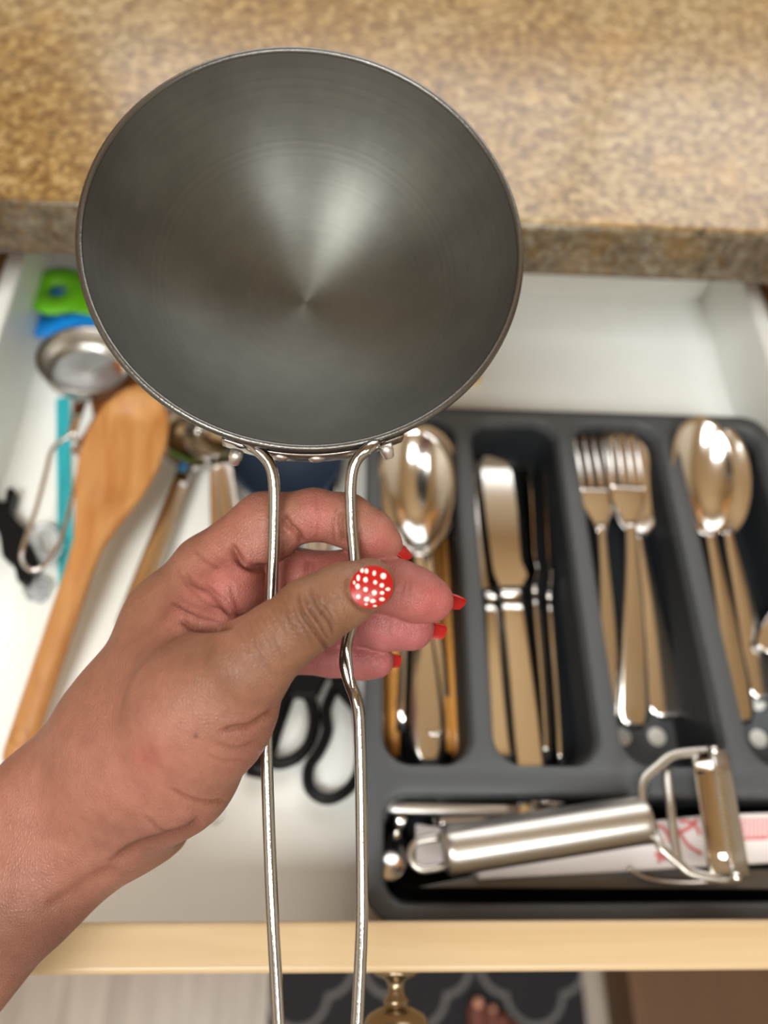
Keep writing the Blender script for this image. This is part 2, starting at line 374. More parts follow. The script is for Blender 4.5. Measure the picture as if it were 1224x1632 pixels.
kb = part('knob', lathe([(0, 0), (9, 0), (9.5, 1.2), (7.5, 2.4), (4.2, 3.5), (3.4, 6), (3.6, 9), (5, 10.5), (5.4, 11.6), (4.6, 12.6), (7.5, 13.6), (11.5, 15.6), (13.6, 18.6), (13.9, 21), (13.0, 23.5), (10.5, 25.6), (9.0, 26.2), (8.6, 27.4), (5, 28.6), (0, 29)], (kx, -10, kz), (0, -1, 0), 48), brass, dw, label='antique brass knob on a slim stem')

# ------------------------------------------------------------------ cutlery tray
import bmesh
TZ = 800.0; TF = 754.5
tr = thing('cutlery_tray', 'charcoal plastic cutlery tray with four long slots and one cross slot', 'tray', (147, 156, FL))
slots = [(21.5, 71, 77.5, 297), (79, 137.5, 77.5, 297), (146, 204.5, 77.5, 297), (214, 271.5, 77.5, 297), (21.5, 271.5, 14.5, 66)]
bm = bmesh.new()
def addloop(pts, z): return [bm.verts.new((x, y, z)) for x, y in pts]
def bridge(a, b, flip=False):
    n = len(a)
    for i in range(n):
        q = (a[i], a[(i+1) % n], b[(i+1) % n], b[i]); bm.faces.new(q[::-1] if flip else q)
rim_loops = []
outer = rrect(15, 278, 9, 303, 17)
oL = addloop(outer, TZ); rim_loops.append(oL); last = oL
for off, z in ((-1.2, TZ-.6), (-1.8, TZ-2), (-1.8, TZ-6), (1.5, FL+.5)):
    l = addloop(rrect(15+off, 278-off, 9+off, 303-off, 17-off), z); bridge(l, last); last = l
bm.faces.new(last[::-1])
for i, (x0, x1, y0, y1) in enumerate(slots):
    rr = 15 if i < 4 else 12
    l0 = addloop(rrect(x0, x1, y0, y1, rr), TZ); rim_loops.append(l0); last = l0
    for off, z, r_ in ((.8, TZ-.5, rr), (1.4, TZ-1.8, rr), (2.2, TZ-8, rr), (4.5, TF+9, rr), (6, TF+4, rr), (9, TF+1, rr), (13, TF, rr-2)):
        l = addloop(rrect(x0+off, x1-off, y0+off, y1-off, r_), z); bridge(last, l, True); last = l
    bm.faces.new(last)
eds = []
for l in rim_loops:
    for i in range(len(l)): eds.append(bm.edges.get((l[i], l[(i+1) % len(l)])) or bm.edges.new((l[i], l[(i+1) % len(l)])))
bmesh.ops.triangle_fill(bm, use_beauty=True, use_dissolve=False, edges=eds, normal=(0, 0, 1))
bmesh.ops.recalc_face_normals(bm, faces=bm.faces)
bm.verts.index_update()
tv = [tuple(v_.co) for v_ in bm.verts]; tf = [[v_.index for v_ in f.verts] for f in bm.faces]; bm.free()
tb = part('tray_body', (tv, tf), traym, tr, smooth='auto'); tb.data.materials.append(slot_shade)
for p_ in tb.data.polygons:
    c_ = p_.center+Vector(LOC[tr])*MM
    if c_.z < (TZ-5)*MM and .018 < c_.x < .275 and .012 < c_.y < .299: p_.material_index = 1
for i, (x0, x1, y0, y1) in enumerate(slots):
    ln_ = part('lining', prism(rrect(x0+9, x1-9, y0+9, y1-9, 9), TF+.6, TF+1.6), lining, tr, smooth=False)
    if i in (2, 3):
        part('grip_patch', prism(rrect(x0+8.5, x1-8.5, y0+8.5, y0+52, 13), TF+1.6, TF+2.0), grippad, ln_, smooth=False, label='lighter grey grip patch')
        for px, py in (((992, 1174), (1047, 1174)) if i == 2 else ((1163, 1172), (1209, 1177), (1206, 1118))):
            p = G(px, py, TF+2)
            part('dot', lathe([(0, 0), (5.2, 0), (5.6, -.4)], (p[0], p[1], TF+2.1), (0, 0, 1), 20), whitedot, ln_, label='white grip dot')

# ------------------------------------------------------------------ cutlery
def zprof(pts): return lambda y: np.interp(y, [a for a, _ in pts], [b for _, b in pts])
def handle(L, ws, z0=2.5, t=1.1, arch=2., y0=0., y1=None, neckz=0.):
    y1 = L*.70 if y1 is None else y1
    ys = np.linspace(y0, y1, 28); u = (ys-y0)/(y1-y0)
    P = np.stack([0*ys, ys, z0+arch*np.sin(np.pi*u)+neckz*u], 1)
    u2 = np.linspace(0, 1, len(ws)); wv = np.interp(u, u2, ws); wv[0] *= .55; wv[1] *= .85
    return sweep(P, wv, np.interp(u, [0, .1, .8, 1], [t, t, t, t*1.5]), 12, ex=.7)
def spoon(A, B, bw, bl, label, group, name='dinner_spoon', ws=(9, 8, 6, 4.5, 3.2, 2.6), depth=6, m=steel, roll=0, mirror=1, lift=-8.):
    T, L = placer(A, B, roll); t = thing(name, label, 'spoon', A, group)
    hy = L-2*bl
    part('handle', T(handle(L, ws, y1=hy+3, neckz=lift)), m, t)
    V, Fc = dome(bl, bw, depth, egg=-.12); V[:, 2] = mirror*V[:, 2]; V[:, 2] += 3.2+lift*(.5-V[:, 1]/bl/2); V += [0, hy+bl, 0]
    part('bowl', T((V, Fc)), m, t)
    return t
def fork(A, B, wd, label, group, m=steel, roll=0, ws=(9, 8, 6, 4.5, 3.2, 2.6), lift=10.):
    T, L = placer(A, B, roll); t = thing('dinner_fork', label, 'fork', A, group)
    hl = 72.; hy = L-hl
    part('handle', T(handle(L, ws, y1=hy+6, neckz=lift)), m, t)
    zf = lambda s: 2.5+lift*(1-s) + 2.2*np.sin(np.pi*np.clip(s, 0, 1))
    s = np.linspace(0, .42, 14); P = np.stack([0*s, hy+s*hl, zf(s)], 1)
    part('head', T(sweep(P, np.interp(s, [0, .1, .25, .35, .42], [2.8, 5, wd*.95, wd, wd]), 1.1, 16, ex=.6)), m, t)
    for k in range(4):
        s = np.linspace(.38, 1, 14); x = (k-1.5)*wd*.54
        P = np.stack([x*(1-.04*s), hy+s*hl, zf(s)], 1)
        part('tine', T(sweep(P, np.interp(s, [.38, .9, 1], [wd*.18, wd*.15, wd*.07]), np.interp(s, [.38, .9, 1], [1.0, .8, .5]), 8, ex=.7)), m, t)
    return t
def knife(A, B, label, group, wd=10.5, hw=9, m=knifesteel, roll=0, hf=.5, ht=2.4, name='dinner_knife'):
    T, L = placer(A, B, roll); t = thing(name, label, 'knife', A, group)
    hy = L*hf
    P = np.array([(0, y, ht) for y in np.linspace(0, hy, 12)])
    part('handle', T(sweep(P, [hw*.93, hw, hw, hw*.95, hw*.85, hw*.72], [ht, ht, ht, ht, ht*.9, ht*.7], 16, ex=.35)), m, t)
    part('bolster', T(sweep([(0, hy-1, ht), (0, hy+2, ht), (0, hy+6, ht)], [hw*.8, hw*.8, wd*.7], [ht, ht*.9, 1.2], 16, ex=.5)), m, t)
    ys = np.linspace(0, 1, 22); bl = L-hy-4
    lft = np.interp(ys, [0, .12, .5, .9, 1], [-wd*.55, -wd*.9, -wd, -wd, -wd*.8])+ (ys > .97)*0
    rgt = np.interp(ys, [0, .1, .2, .6, .88, .96, 1], [wd*.55, wd*1.1, wd*.8, wd*.95, wd*.9, wd*.6, -wd*.3])
    out = [(x, hy+4+y*bl) for x, y in zip(rgt, ys)]+[(x, hy+4+y*bl) for x, y in list(zip(lft, ys))[::-1]]
    part('blade', T(prism(out, ht-.4, ht+.4)), m, t, bevel=.25, segs=1)
    return t
zc = TF+3.5
g = 'forks in the third slot'
fork(G(974, 1156, zc), G(934, 690, 795), 11.4, 'leftmost steel fork in the third slot with its tines furthest left', g)
fork(G(1008, 1164, zc+3), G(987, 687, 798), 11.4, 'right-hand steel fork in the third slot lying over a round spoon', g, ws=(9.5, 8.5, 7.5, 6, 4, 3))
spoon(G(1062, 1148, zc), G(1002, 684, 788), 19.5, 37, 'round-ended steel spoon lying along the right side of the forks', None, ws=(11, 11, 8.5, 6, 4, 3))
g = 'spoons in the rightmost slot'
spoon(G(1216, 1118, zc), G(1136, 676, 796), 20.5, 37, 'steel spoon lying underneath the top spoon in the rightmost slot', g, ws=(9, 9, 8, 6.5, 5, 3.5))
spoon(G(1182, 1155, zc+5), G(1112, 668, 808), 20.5, 38, 'uppermost steel spoon of the rightmost slot with a bright white reflection in its bowl', g, ws=(8, 8, 6.5, 5.5, 4.2, 3.4), depth=9)
spoon(G(1132, 1010, zc), G(1098, 735, zc+4), 10, 20, 'narrow steel spoon on its side at the left wall of the rightmost slot', g, roll=1.1, ws=(6, 6, 5, 3, 2.4), lift=0)
spoon(G(1218, 1042, zc+10), G(1290, 840, zc+26), 9, 20, 'steel spoon crossing the right edge of the picture, only its handle end in view', g, lift=0, ws=(8, 8, 6, 4, 3))
# serving spoon slot
spoon(G(683, 1222, zc+9), G(661, 684, 806), 23, 40, 'large shiny steel serving spoon on top in the leftmost tray slot', None, name='serving_spoon', ws=(7, 10, 8, 5.5, 4, 3.5), depth=12, lift=-8)
spoon(G(700, 1180, zc), G(672, 682, 797), 22.5, 39, 'second steel serving spoon half hidden under the large one', None, name='serving_spoon', ws=(8, 8, 7, 5, 4, 3.5), depth=8)
def stick(A, B, r0, r1, label, m, group, name='chopstick', print_=False):
    T, L = placer(A, B); t = thing(name, label, 'chopstick', A, group)
    part('shaft', T(sweep([(0, y, r0) for y in np.linspace(0, L, 10)], [r0, r0, r0*.9, r1], None, 12, ex=.45)), m, t)
    if print_:
        for k in range(9):
            w_ = .35+.25*(k % 3); y = 26+k*2.5
            part('print_mark', T(join(box(-1.1, 1.1*w_, y, y+.6, 2*r0-.1, 2*r0+.12), box(-1.1+(k % 2), -.5+(k % 2), y, y+1.7, 2*r0-.1, 2*r0+.12))), darkink, t, smooth=False)
    return t
g = 'wooden chopsticks in the leftmost tray slot'
stick(G(608, 1215, zc+1), G(604, 820, zc+1), 2.6, 1.6, 'bamboo chopstick furthest left, against the wall of the leftmost slot', bamboo, g)
stick(G(627, 1208, zc+3), G(626, 800, zc+3), 3.3, 1.8, 'bamboo chopstick printed with small dark letters', bamboo, g, print_=True)
stick(G(730, 1214, zc+1), G(703, 790, zc+1), 3.6, 2., 'bamboo chopstick to the right of the serving spoon handle', bamboo, g)
stick(G(716, 1200, zc+5), G(690, 800, zc+3), 1.6, 1.4, 'thin bamboo chopstick half under the serving spoon handle', bamboo, g)
stick(G(638, 1170, zc+4), G(652, 790, zc+4), 3.4, 2.2, 'steel chopstick between the bamboo chopsticks and serving spoon', steel, None)
T, L = placer(G(694, 1168, zc+15), G(687, 1125, zc+15)); bo = thing('bottle_opener', 'small steel ring opener beside the serving spoon handle end', 'opener', G(694, 1168, zc+12))
part('ring', T(sweep(catmull([(-3.2, 0, 0), (3.2, 0, 0), (3.5, 9, 0), (2.6, 17, 0), (-2.6, 17, 0), (-3.5, 9, 0)], 6, True), 1.1, None, 8, closed=True)), steel, bo)
# knives
g = 'knives in the second slot'
knife(G(800, 1222, zc+2), G(770, 738, zc+2), 'steel knife half hidden under the broad one, blade bulging to the left', g, roll=.0, wd=10, hw=6.6, hf=.50)
knife(G(846, 1246, zc+8), G(789, 730, zc+15), 'broad flat steel knife on top with a mirror-bright blade', g, wd=10.8, hw=8.2, hf=.52, ht=2.2)
knife(G(868, 1215, zc), G(836, 728, zc+8), 'thin dark steel knife standing on edge right of the broad one', g, roll=1.2, hw=8, wd=9)
knife(G(893, 1228, zc), G(862, 735, zc+8), 'middle knife on edge with a bright spot at its end', g, roll=1.35, hw=8, wd=9)
knife(G(923, 1150, zc), G(888, 742, zc+8), 'rightmost dark knife leaning on the slot wall', g, roll=1.15, hw=8, wd=10)

# cross slot: peeler, wrappers, small forks, packet
pe = thing('peeler', 'brushed steel Y peeler with a round handle lying across the front slot', 'peeler', G(700, 1355, 800))
A = G(706, 1357, 808); B = G(1032, 1305, 812); T, L = placer(A, B); hr = 11.2
part('handle', T(sweep([(0, y, 0) for y in (0, .8, 2.5, 5, L-5, L-2, L-.6, L)], np.array([.80, .93, .99, 1, 1, .99, .95, .85])*hr, None, 40)), satin, pe)
V, Fc = sweep([(-6.2, 1, 0), (-6.4, -4, 0), (-6.4, -8, 0)]+[(-6.4*math.cos(a_), -9-6.4*math.sin(a_), 0) for a_ in np.linspace(0, np.pi, 16)]+[(6.4, -8, 0), (6.4, -4, 0), (6.2, 1, 0)], 1.9, 1.2, 10); part('hanging_loop', T((V, Fc)), satin, pe)
for nm, pts in (('frame_wire', [(1036, 1345), (1027, 1290), (1024, 1248), (1050, 1220), (1078, 1202), (1140, 1196)]),
                ('frame_wire', [(1040, 1310), (1050, 1345), (1085, 1378), (1105, 1392), (1150, 1400), (1175, 1398)]),
                ('frame_wire', [(1062, 1222), (1068, 1280), (1074, 1330), (1082, 1378)])):
    P = np.array([G(x, y, 818 if i else 813) for i, (x, y) in enumerate(pts)])
    part(nm, sweep(catmull(P, 4), 2.3, 1.4, 10), satin, pe)
Pb = lambda a, b, z: [G(*a, z), G(*b, z)]
def bar(a, b, z, hw, ht, m, nm, par, rl=0, **k):
    T, L = placer(G(*a, z), G(*b, z), rl); return part(nm, T(sweep([(0, y, 0) for y in np.linspace(0, L, 6)], hw, ht, 12, ex=.5)), m, par, **k)
bl = bar((1152, 1392), (1122, 1200), 820, 6.2, 1.1, knifesteel, 'blade', pe, .5, label='smooth steel blade')
bar((1180, 1396), (1146, 1196), 822, 5.4, 1.0, satin, 'blade', pe, -.3, label='toothed julienne blade')
T, L = placer(G(1166, 1385, 824), G(1143, 1215, 824))
for k in range(26): part('tooth', T(box(-1.6, 1.6, 2+k*(L-4)/26, 2+(k+.5)*(L-4)/26, -.8, 1.1)), steel, pe, smooth=False)
for px, py in ((1137, 1197), (1172, 1398)): 
    p = G(px, py, 822); part('pivot', lathe([(0, -2), (2.6, -2), (2.6, 2), (0, 2.4)], p, (0, 1, 0), 16), steel, pe)
g = 'paper chopstick wrappers'
def flatpack(quad, z0, z1, m, name, label, cat, group, ink=True):
    out = [tuple(G(x, y, z0)[:2]) for x, y in quad]; t = thing(name, label, cat, (*np.mean(out, 0), z0), group)
    part('sleeve', prism(out, z0, z1), m, t, bevel=.5, segs=2)
    return t
w1 = flatpack([(760, 1402), (1300, 1372), (1300, 1294), (1130, 1300), (760, 1338)], 786, 790, paper, 'chopstick_wrapper', 'white paper chopstick wrapper with red print beneath the peeler', 'wrapper', g)
def strokes(lst, z, par, r=.9):
    for pts in lst:
        part('red_print', sweep(catmull([G(x, y, z) for x, y in pts], 4), r, .15, 6), redink, par)
strokes([[(1036, 1325), (1052, 1345), (1050, 1375)], [(1040, 1312), (1060, 1322), (1070, 1345)], [(1030, 1345), (1042, 1335), (1058, 1342)], [(1044, 1360), (1062, 1370)], [(1078, 1318), (1095, 1345), (1118, 1360)], [(1075, 1330), (1100, 1318), (1112, 1305)], [(1083, 1308), (1105, 1312), (1116, 1330)]], 790.3, w1)
for r_ in range(4):
    for k in range(7): strokes([[(1182+k*7, 1308+r_*8), (1186+k*7, 1307+r_*8)]], 790.3, w1, .8)
strokes([[(1175, 1338), (1224, 1336)]], 790.3, w1, .5)
flatpack([(664, 1415), (1300, 1418), (1300, 1385), (800, 1388)], 780, 783.5, greyplastic, 'plastic_packet', 'flat smoky plastic packet along the front of the cross slot', 'packet', None)
w2 = flatpack([(662, 1380), (820, 1405), (900, 1350), (720, 1322), (662, 1314)], 776, 779, paper, 'chopstick_wrapper', 'white paper chopstick wrapper with its end at the left of the peeler handle', 'wrapper', g)
t = thing('seafood_fork', 'small steel fork on its side at the back of the cross slot', 'fork', G(612, 1288, 782), None)
T, L = placer(G(612, 1287, 790), G(822, 1291, 792), 0)
part('handle', T(sweep([(0, y, 0) for y in np.linspace(0, L, 10)], [2.6, 3.0, 2.6, 2.6, 2.8], 1.6, 12, ex=.6)), alum, t)
part('head', T(sweep([(0, L-2, 0), (0, L+4, 0), (0, L+10, 0)], [2.5, 5, 5.5], 1.2, 12)), steel, t)
for k in range(3): part('tine', T(sweep([(-4+4*k, L+8, 0), (-4+4*k, L+16, 1), (-3.4+3.4*k, L+24, 3)], [1.1, 1, .5], .8, 8)), steel, t)
t = thing('seafood_fork', 'small steel fork under the first, its tine tips beside the peeler handle', 'fork', G(700, 1300, 770))
T, L = placer(G(690, 1305, 774), G(850, 1300, 780))
part('handle', T(sweep([(0, y, 0) for y in np.linspace(0, L, 10)], [3.6, 3.0, 2.4, 2.8], 1.2, 12, ex=.6)), steel, t)
for k in range(3): part('tine', T(sweep([(-4+4*k, L-2, 0), (-4+4*k, L+5, 1), (-4+4*k, L+12, 7)], [1.2, 1.1, 1], .9, 8)), steel, t)
spoon(G(640, 1300, 772), G(612, 1406, 776), 9, 13, 'tiny steel teaspoon at the left end of the cross slot', None, name='teaspoon', ws=(3.5, 3, 2.6, 2.2), depth=3, mirror=-1)
T, L = placer(G(1000, 1385, 796), G(1070, 1415, 790)); t = thing('wire_clip', 'thin curved steel wire clip under the peeler head', 'clip', G(1000, 1385, 786))
part('wire', sweep(catmull([G(1002, 1385, 794), G(1020, 1396, 792), G(1045, 1404, 790), G(1100, 1408, 788), G(1180, 1402, 788)], 5), 1.2, None, 8), steel, t)

# ------------------------------------------------------------------ utensils left of the tray
# wooden spoon
A = G(22, 1222, FL+6); B = G(232, 612, 800); T, L = placer(A, B)
ws_t = thing('wooden_spoon', 'large pale wooden spoon with a broad oval bowl at the left of the drawer', 'spoon', A)
ys = np.linspace(0, 1, 60); hl = .60
hw = np.interp(ys, [0, .02, .3, .48, .54, .60, .68, .76, .84, .91, .96, .985, 1], [6, 8, 8.2, 8.6, 9.8, 14, 21, 25.5, 26, 22.5, 16, 11, 2])
V, Fc = sweep(np.stack([0*ys, ys*L, 0*ys+np.interp(ys, [0, .5, .6, 1], [0, 2, 1, -2])], 1), hw, np.interp(ys, [0, .02, .55, .7, .97, 1], [4, 5.5, 5.5, 5.5, 4, 1]), 28, ex=.8)
u = V[:, 1]/L; f = np.interp(u, [.6, .7, .9, .97], [0, 1, 1, 0]); wv = np.interp(u, ys, hw)
V[:, 2] -= np.where(V[:, 2] > 0, 7.0, 3.0)*f*np.clip(1-(V[:, 0]/np.maximum(wv, 1)/.92)**2, 0, 1)
part('spoon_body', T((V, Fc)), spoonwood, ws_t, sub=1)
part('engraved_mark', T((lathe([(4.2, 5.55), (4.8, 5.55), (4.8, 5.75), (4.2, 5.75)], (0, 16, 0), (0, 0, 1), 24, True))), darkspoonwood, ws_t, label='small darker round mark burnt into the handle end')
A = G(95, 760, FL+3); B = G(228, 590, 768); T, L = placer(A, B); t = thing('wooden_spatula', 'dark wooden spatula tip showing between strainer and wooden spoon', 'spatula', A)
part('blade', T(sweep([(0, y, 0) for y in np.linspace(L*.5, L+10, 12)], [8, 20, 26, 27, 24, 12], 3, 16)), darkspoonwood, t)
part('handle', T(sweep([(0, y, 0) for y in np.linspace(L*.2, L*.55, 6)], [5, 6, 9], 3, 12)), darkspoonwood, t)
# strainer
c0 = G(137, 573, 786); st = thing('tea_strainer', 'small round steel strainer with a bent wire handle at the drawer left', 'strainer', (c0[0], c0[1], FL+2))
ax = np.array([.16, .10, 1.0])
part('rim_band', lathe([(31, 0), (31.6, .8), (31, 1.6), (29.6, 1.6), (28.6, 1), (26.8, -9), (23.5, -12.5), (22.5, -13), (22.5, -14.2), (24.6, -14.2), (28, -10.5), (30, 0)], c0, ax, 64, True), satin, st)
part('wire_mesh', lathe([(0, -15.5), (10, -15.2), (18, -14.6), (23.4, -13.4)], c0, ax, 48), meshm, st)
zw = 780
part('neck', sweep(catmull([G(128, 638, zw+4), G(122, 665, zw+4), G(114, 694, zw+2)], 5), [5, 3.4, 3], 1.2, 12), steel, st)
part('wire_handle', sweep(catmull([G(x, y, z) for x, y, z in ((113, 692, zw+2), (84, 716, zw), (74, 750, zw-2), (58, 810, zw-4), (37, 872, zw-6), (36, 895, zw-6), (50, 908, zw-6), (68, 903, zw-6), (84, 884, zw-6), (100, 850, zw-5), (118, 780, zw-3), (130, 722, zw-1), (113, 692, zw+2))], 7), 1.35, None, 10), steel, st)
# teal stick
t_ = part('teal_strip', box(0, 1, 0, 1, 0, 1), teal)
bpy.data.objects.remove(t_)
A, B = G(107, 970, FL), G(101, 636, FL); T, L = placer(A, B); t = thing('plastic_strip', 'teal plastic strip lying under the strainer handle', 'strip', A)
part('strip_body', T(prism(rrect(-4.6, 4.6, 0, L, 1.2, 3), .2, 2.2)), teal, t, bevel=.4, segs=2)
part('rib', T(prism(rrect(-2.6, -1.8, 2, L-2, .3, 2), 2.2, 2.8)), teal, t, smooth=False)
# green and blue tools
def holed(c, r, rh, tail, m, name, label, z):
    t = thing(name, label, 'measuring cup', (c[0], c[1], z))
    part('hang_tab', lathe([(rh, 0), (r-.6, 0), (r, .8), (r, 2.4), (r-.6, 3.2), (rh, 3.2)], (c[0], c[1], z), (0, 0, 1), 40, True), m, t)
    T, L = placer(np.array([c[0], c[1], z+1.6]), np.array([*tail, z+1.6]))
    part('handle', T(sweep([(0, y, 0) for y in (r*.62, r+2, L)], [r*.75, r*.66, r*.6], 1.5, 14, ex=.5)), m, t)
    part('cup', T(lathe([(0, -4), (22, -4), (25, 2), (26, 9), (27, 9), (26, 0), (23, -6), (0, -6)], (0, L+24, 0), (0, 0, 1), 40)), m, t)
    return t
cg = G(93, 466, 774); cb_ = G(78, 497, 764)
holed(cg, 23, 6.2, (-120, 392), green, 'measuring_cup', 'bright green plastic measuring cup handle with round hang hole', 774)
holed(cb_, 24, 5.0, (-126, 380), blue, 'measuring_cup', 'bright blue plastic measuring cup under the green one', 762)
# black clip with clear plastic
ck = thing('food_clip', 'black ragged plastic clip with a crumpled clear tag at the left edge', 'clip', G(30, 860, FL))
outl = [(-14, 803), (13, 807), (14, 790), (20, 782), (29, 786), (25, 801), (20, 818), (30, 834), (44, 846), (48, 866), (60, 884), (67, 903), (52, 915), (58, 928), (46, 940), (32, 930), (27, 908), (8, 893), (5, 868), (1, 850), (-14, 838)]
part('clip_body', prism([tuple(G(x, y, FL+6)[:2]) for x, y in outl][::-1], FL+.5, FL+13), blackp, ck, bevel=2.2)
part('clear_loop', sweep(catmull([G(x, y, FL+9) for x, y in ((52, 858), (66, 840), (84, 848), (90, 872), (80, 890), (62, 888))], 5, True), 3.6, 1.8, 10, closed=True), clearp, ck)
V, Fc = lathe([(0, 0), (6, 0), (8.5, 3), (7, 7), (3, 9), (0, 9)], G(62, 942, FL+.5), (0, 0, 1), 14); V = V+rng.normal(0, .8, V.shape); V[:, 2] = np.maximum(V[:, 2], FL+.3)
part('clear_tag', (V, Fc), clearp, ck, smooth=False)
# measuring spoons
g = 'steel measuring spoons beside the wooden spoon'
for i, (a, b, bw, z, lab) in enumerate((((205, 1005), (334, 655), 25, FL+5, 'largest steel measuring spoon with its handle slanting to the left'),
                                        ((350, 880), (346, 655), 21, FL+12, 'steel measuring spoon with a narrow upright handle, middle of three'),
                                        ((375, 880), (352, 665), 17, FL+18, 'steel measuring spoon nested uppermost, its handle furthest right'))):
    A, B = G(*a, z), G(*b, z+6); T, L = placer(A, B); t = thing('measuring_spoon', lab, 'measuring spoon', A, g)
    part('bowl', T(lathe([(0, -9), (bw*.5, -8.4), (bw*.82, -5), (bw*.97, 0), (bw, .6), (bw*1.04, .2), (bw*.88, -6), (bw*.5, -9.8), (0, -10.4)], (0, L-bw, 6), (0, 0, 1), 40)), steel, t)
    part('handle', T(sweep([(0, y, 6) for y in np.linspace(0, L-2*bw+2, 8)], [7.5, 7, 6, 5.4] if i == 0 else [4.5, 5, 5, 4.6], 1.0, 12, ex=.5)), steel, t)
# navy ladle, steel tool, scissors, black tool, yellow clip, tag
A = G(470, 1010, FL+5); B = G(455, 665, FL+12); T, L = placer(A, B); t = thing('ladle', 'dark navy plastic ladle head below the pan rim', 'ladle', A)
V, Fc = dome(37, 37, 20, 2.0); part('bowl', T((V+[0, L-37, 14], Fc)), navy, t)
part('handle', T(sweep([(0, y, 4+.06*y) for y in np.linspace(0, L-70, 8)], [8, 7, 6], 3, 12)), navy, t)
A = G(498, 990, FL+7); B = G(546, 690, FL+9); T, L = placer(A, B); t = thing('steel_skewer', 'flat steel tool shaft glimpsed between the pan handle rods', 'utensil', A)
part('shaft', T(sweep([(0, y, 0) for y in np.linspace(0, L, 8)], [4.2, 4.2, 3.6], 1.3, 12, ex=.6)), steel, t)
part('grip', T(sweep([(0, y, 0) for y in np.linspace(-45, 2, 8)], [6, 7, 5], 4, 14)), blackp, t)
sc = thing('scissors', 'black-handled kitchen scissors lying under the hand', 'scissors', G(520, 1150, FL))
zs = FL+7
part('handle_loop', sweep(catmull([G(x, y, zs) for x, y in ((464, 1106), (450, 1140), (438, 1175), (431, 1204), (442, 1217), (470, 1209), (492, 1186), (501, 1150), (496, 1118), (480, 1102))], 6, True), 3.4, 4.4, 14, closed=True), blackp, sc, label='black oval thumb loop')
part('handle_loop', sweep(catmull([G(x, y, zs) for x, y in ((538, 1092), (520, 1130), (522, 1165), (510, 1196), (493, 1222), (492, 1252), (508, 1270), (532, 1272), (560, 1252), (574, 1215), (572, 1150), (560, 1105))], 6, True), 3.2, 4.4, 14, closed=True), blackp, sc, label='black long finger loop')
part('shank', prism([tuple(G(x, y, zs)[:2]) for x, y in ((458, 1118), (474, 1112), (494, 1116), (508, 1108), (524, 1076), (532, 1100), (566, 1140), (566, 1112), (556, 1030), (470, 1030), (446, 1070))], zs-4, zs+4.5), blackp, sc, bevel=2)
for s in (0, 1):
    T, L = placer(G(480+45*s, 1050, zs+s*2-1), G(525-30*s, 850, zs+s*2-1)); part('blade', T(prism([(-7, 0), (7, 0), (6, L*.6), (1, L), (-1.5, L), (-7, L*.5)], -.8, .8)), knifesteel, sc, smooth=False)
part('pivot', lathe([(0, 3.5), (4, 3.2), (5, 2), (5, -2), (0, -2)], G(502, 985, zs), (0, 0, 1), 20), steel, sc)
A = G(408, 1240, FL+4); B = G(446, 1085, FL+6); T, L = placer(A, B); t = thing('knife_with_black_handle', 'black rounded handle end just left of the pan handle rod', 'knife', A)
part('handle', T(sweep([(0, y, 3) for y in np.linspace(0, L, 10)], [6, 8.5, 9, 8], [4, 5, 5, 5], 18, ex=.9)), blackp, t)
part('blade', T(prism([(-8, L-2), (8, L-2), (9, L+60), (0, L+85), (-8, L+50)], 2.4, 3.6)), knifesteel, t, smooth=False)
A, B = G(548, 1150, FL+4), G(585, 1148, FL+4)
t = thing('clip', 'small yellow plastic clip at the lower right edge of the pan', 'clip', G(752, 604, FL))
T, L = placer(G(766, 603, FL+3), G(735, 600, FL+3)); part('jaw', T(prism(rrect(-4, 4, 0, L, 3, 4), -2.5, 3)), yellow, t, bevel=1)
part('spring', T(lathe([(1.5, -2), (2.5, 0), (1.5, 2), (.8, 0)], (0, L*.5, 4), (1, 0, 0), 16, True)), steel, t)
t = thing('bread_tag', 'tiny white plastic tag peeking out below the hand', 'tag', G(350, 1300, FL))
part('tag_body', prism([tuple(G(x, y, FL+2)[:2]) for x, y in ((335, 1300), (344, 1312), (354, 1303), (357, 1288), (345, 1280))][::-1], FL+.2, FL+2), whitep, t, bevel=.3)

# ------------------------------------------------------------------ floor things
rg = part('kitchen_rug', prism(rrect(-82, 336, -560, 150, 12), .2, 7), rug_m, bevel=2); tag(rg, 'charcoal runner rug with a pale trellis pattern on the floor', 'rug')
bx = part('wooden_box', box(366, 760, -420, 300, 0, 108), brownboard, bevel=3); tag(bx, 'plain low brown box on the floor at the right', 'box')

# ------------------------------------------------------------------ the pan
pc = np.array([-24.893, 88.241, -247.297]); pn = np.array([.10879, .20861, .97193])
WC = R @ pc + CAM; WN = R @ pn; RR, DP = 71., 44.6
pan = thing('tadka_pan', 'small dark grey seasoning pan with a long steel wire handle held over the drawer', 'pan', WC-WN*(DP+3))
Rs = (RR**2+DP**2)/(2*DP)
def panpart(name, prof, m, n=128, close=False, **k):
    V, Fc = lathe(prof, (0, 0, 0), (0, 0, 1), n, close); Fc = [f for f in Fc if len(f) == 4]
    me = bpy.data.meshes.new(name); me.from_pydata((V*MM).tolist(), [], Fc); me.polygons.foreach_set('use_smooth', [True]*len(me.polygons)); me.materials.append(m)
    o = bpy.data.objects.new(name, me); COL.objects.link(o); o.parent = pan
    u_, v_, a_ = basis(WN)
    o.matrix_local = Matrix.Translation(Vector((WC-LOC[pan])*MM)) @ Matrix(np.array([u_, v_, a_]).T.tolist()).to_4x4()
    LOC[o] = WC; return o
def cap(Rb, d, n=40, rend=None, off=0.):
    Rq = (Rb**2+d**2)/(2*d); out = []
    for i in range(n+1):
        ph = math.acos(max(-1, 1-d/Rq))*i/n; out.append((Rq*math.sin(ph), Rq-d-Rq*math.cos(ph)+off))
    return out
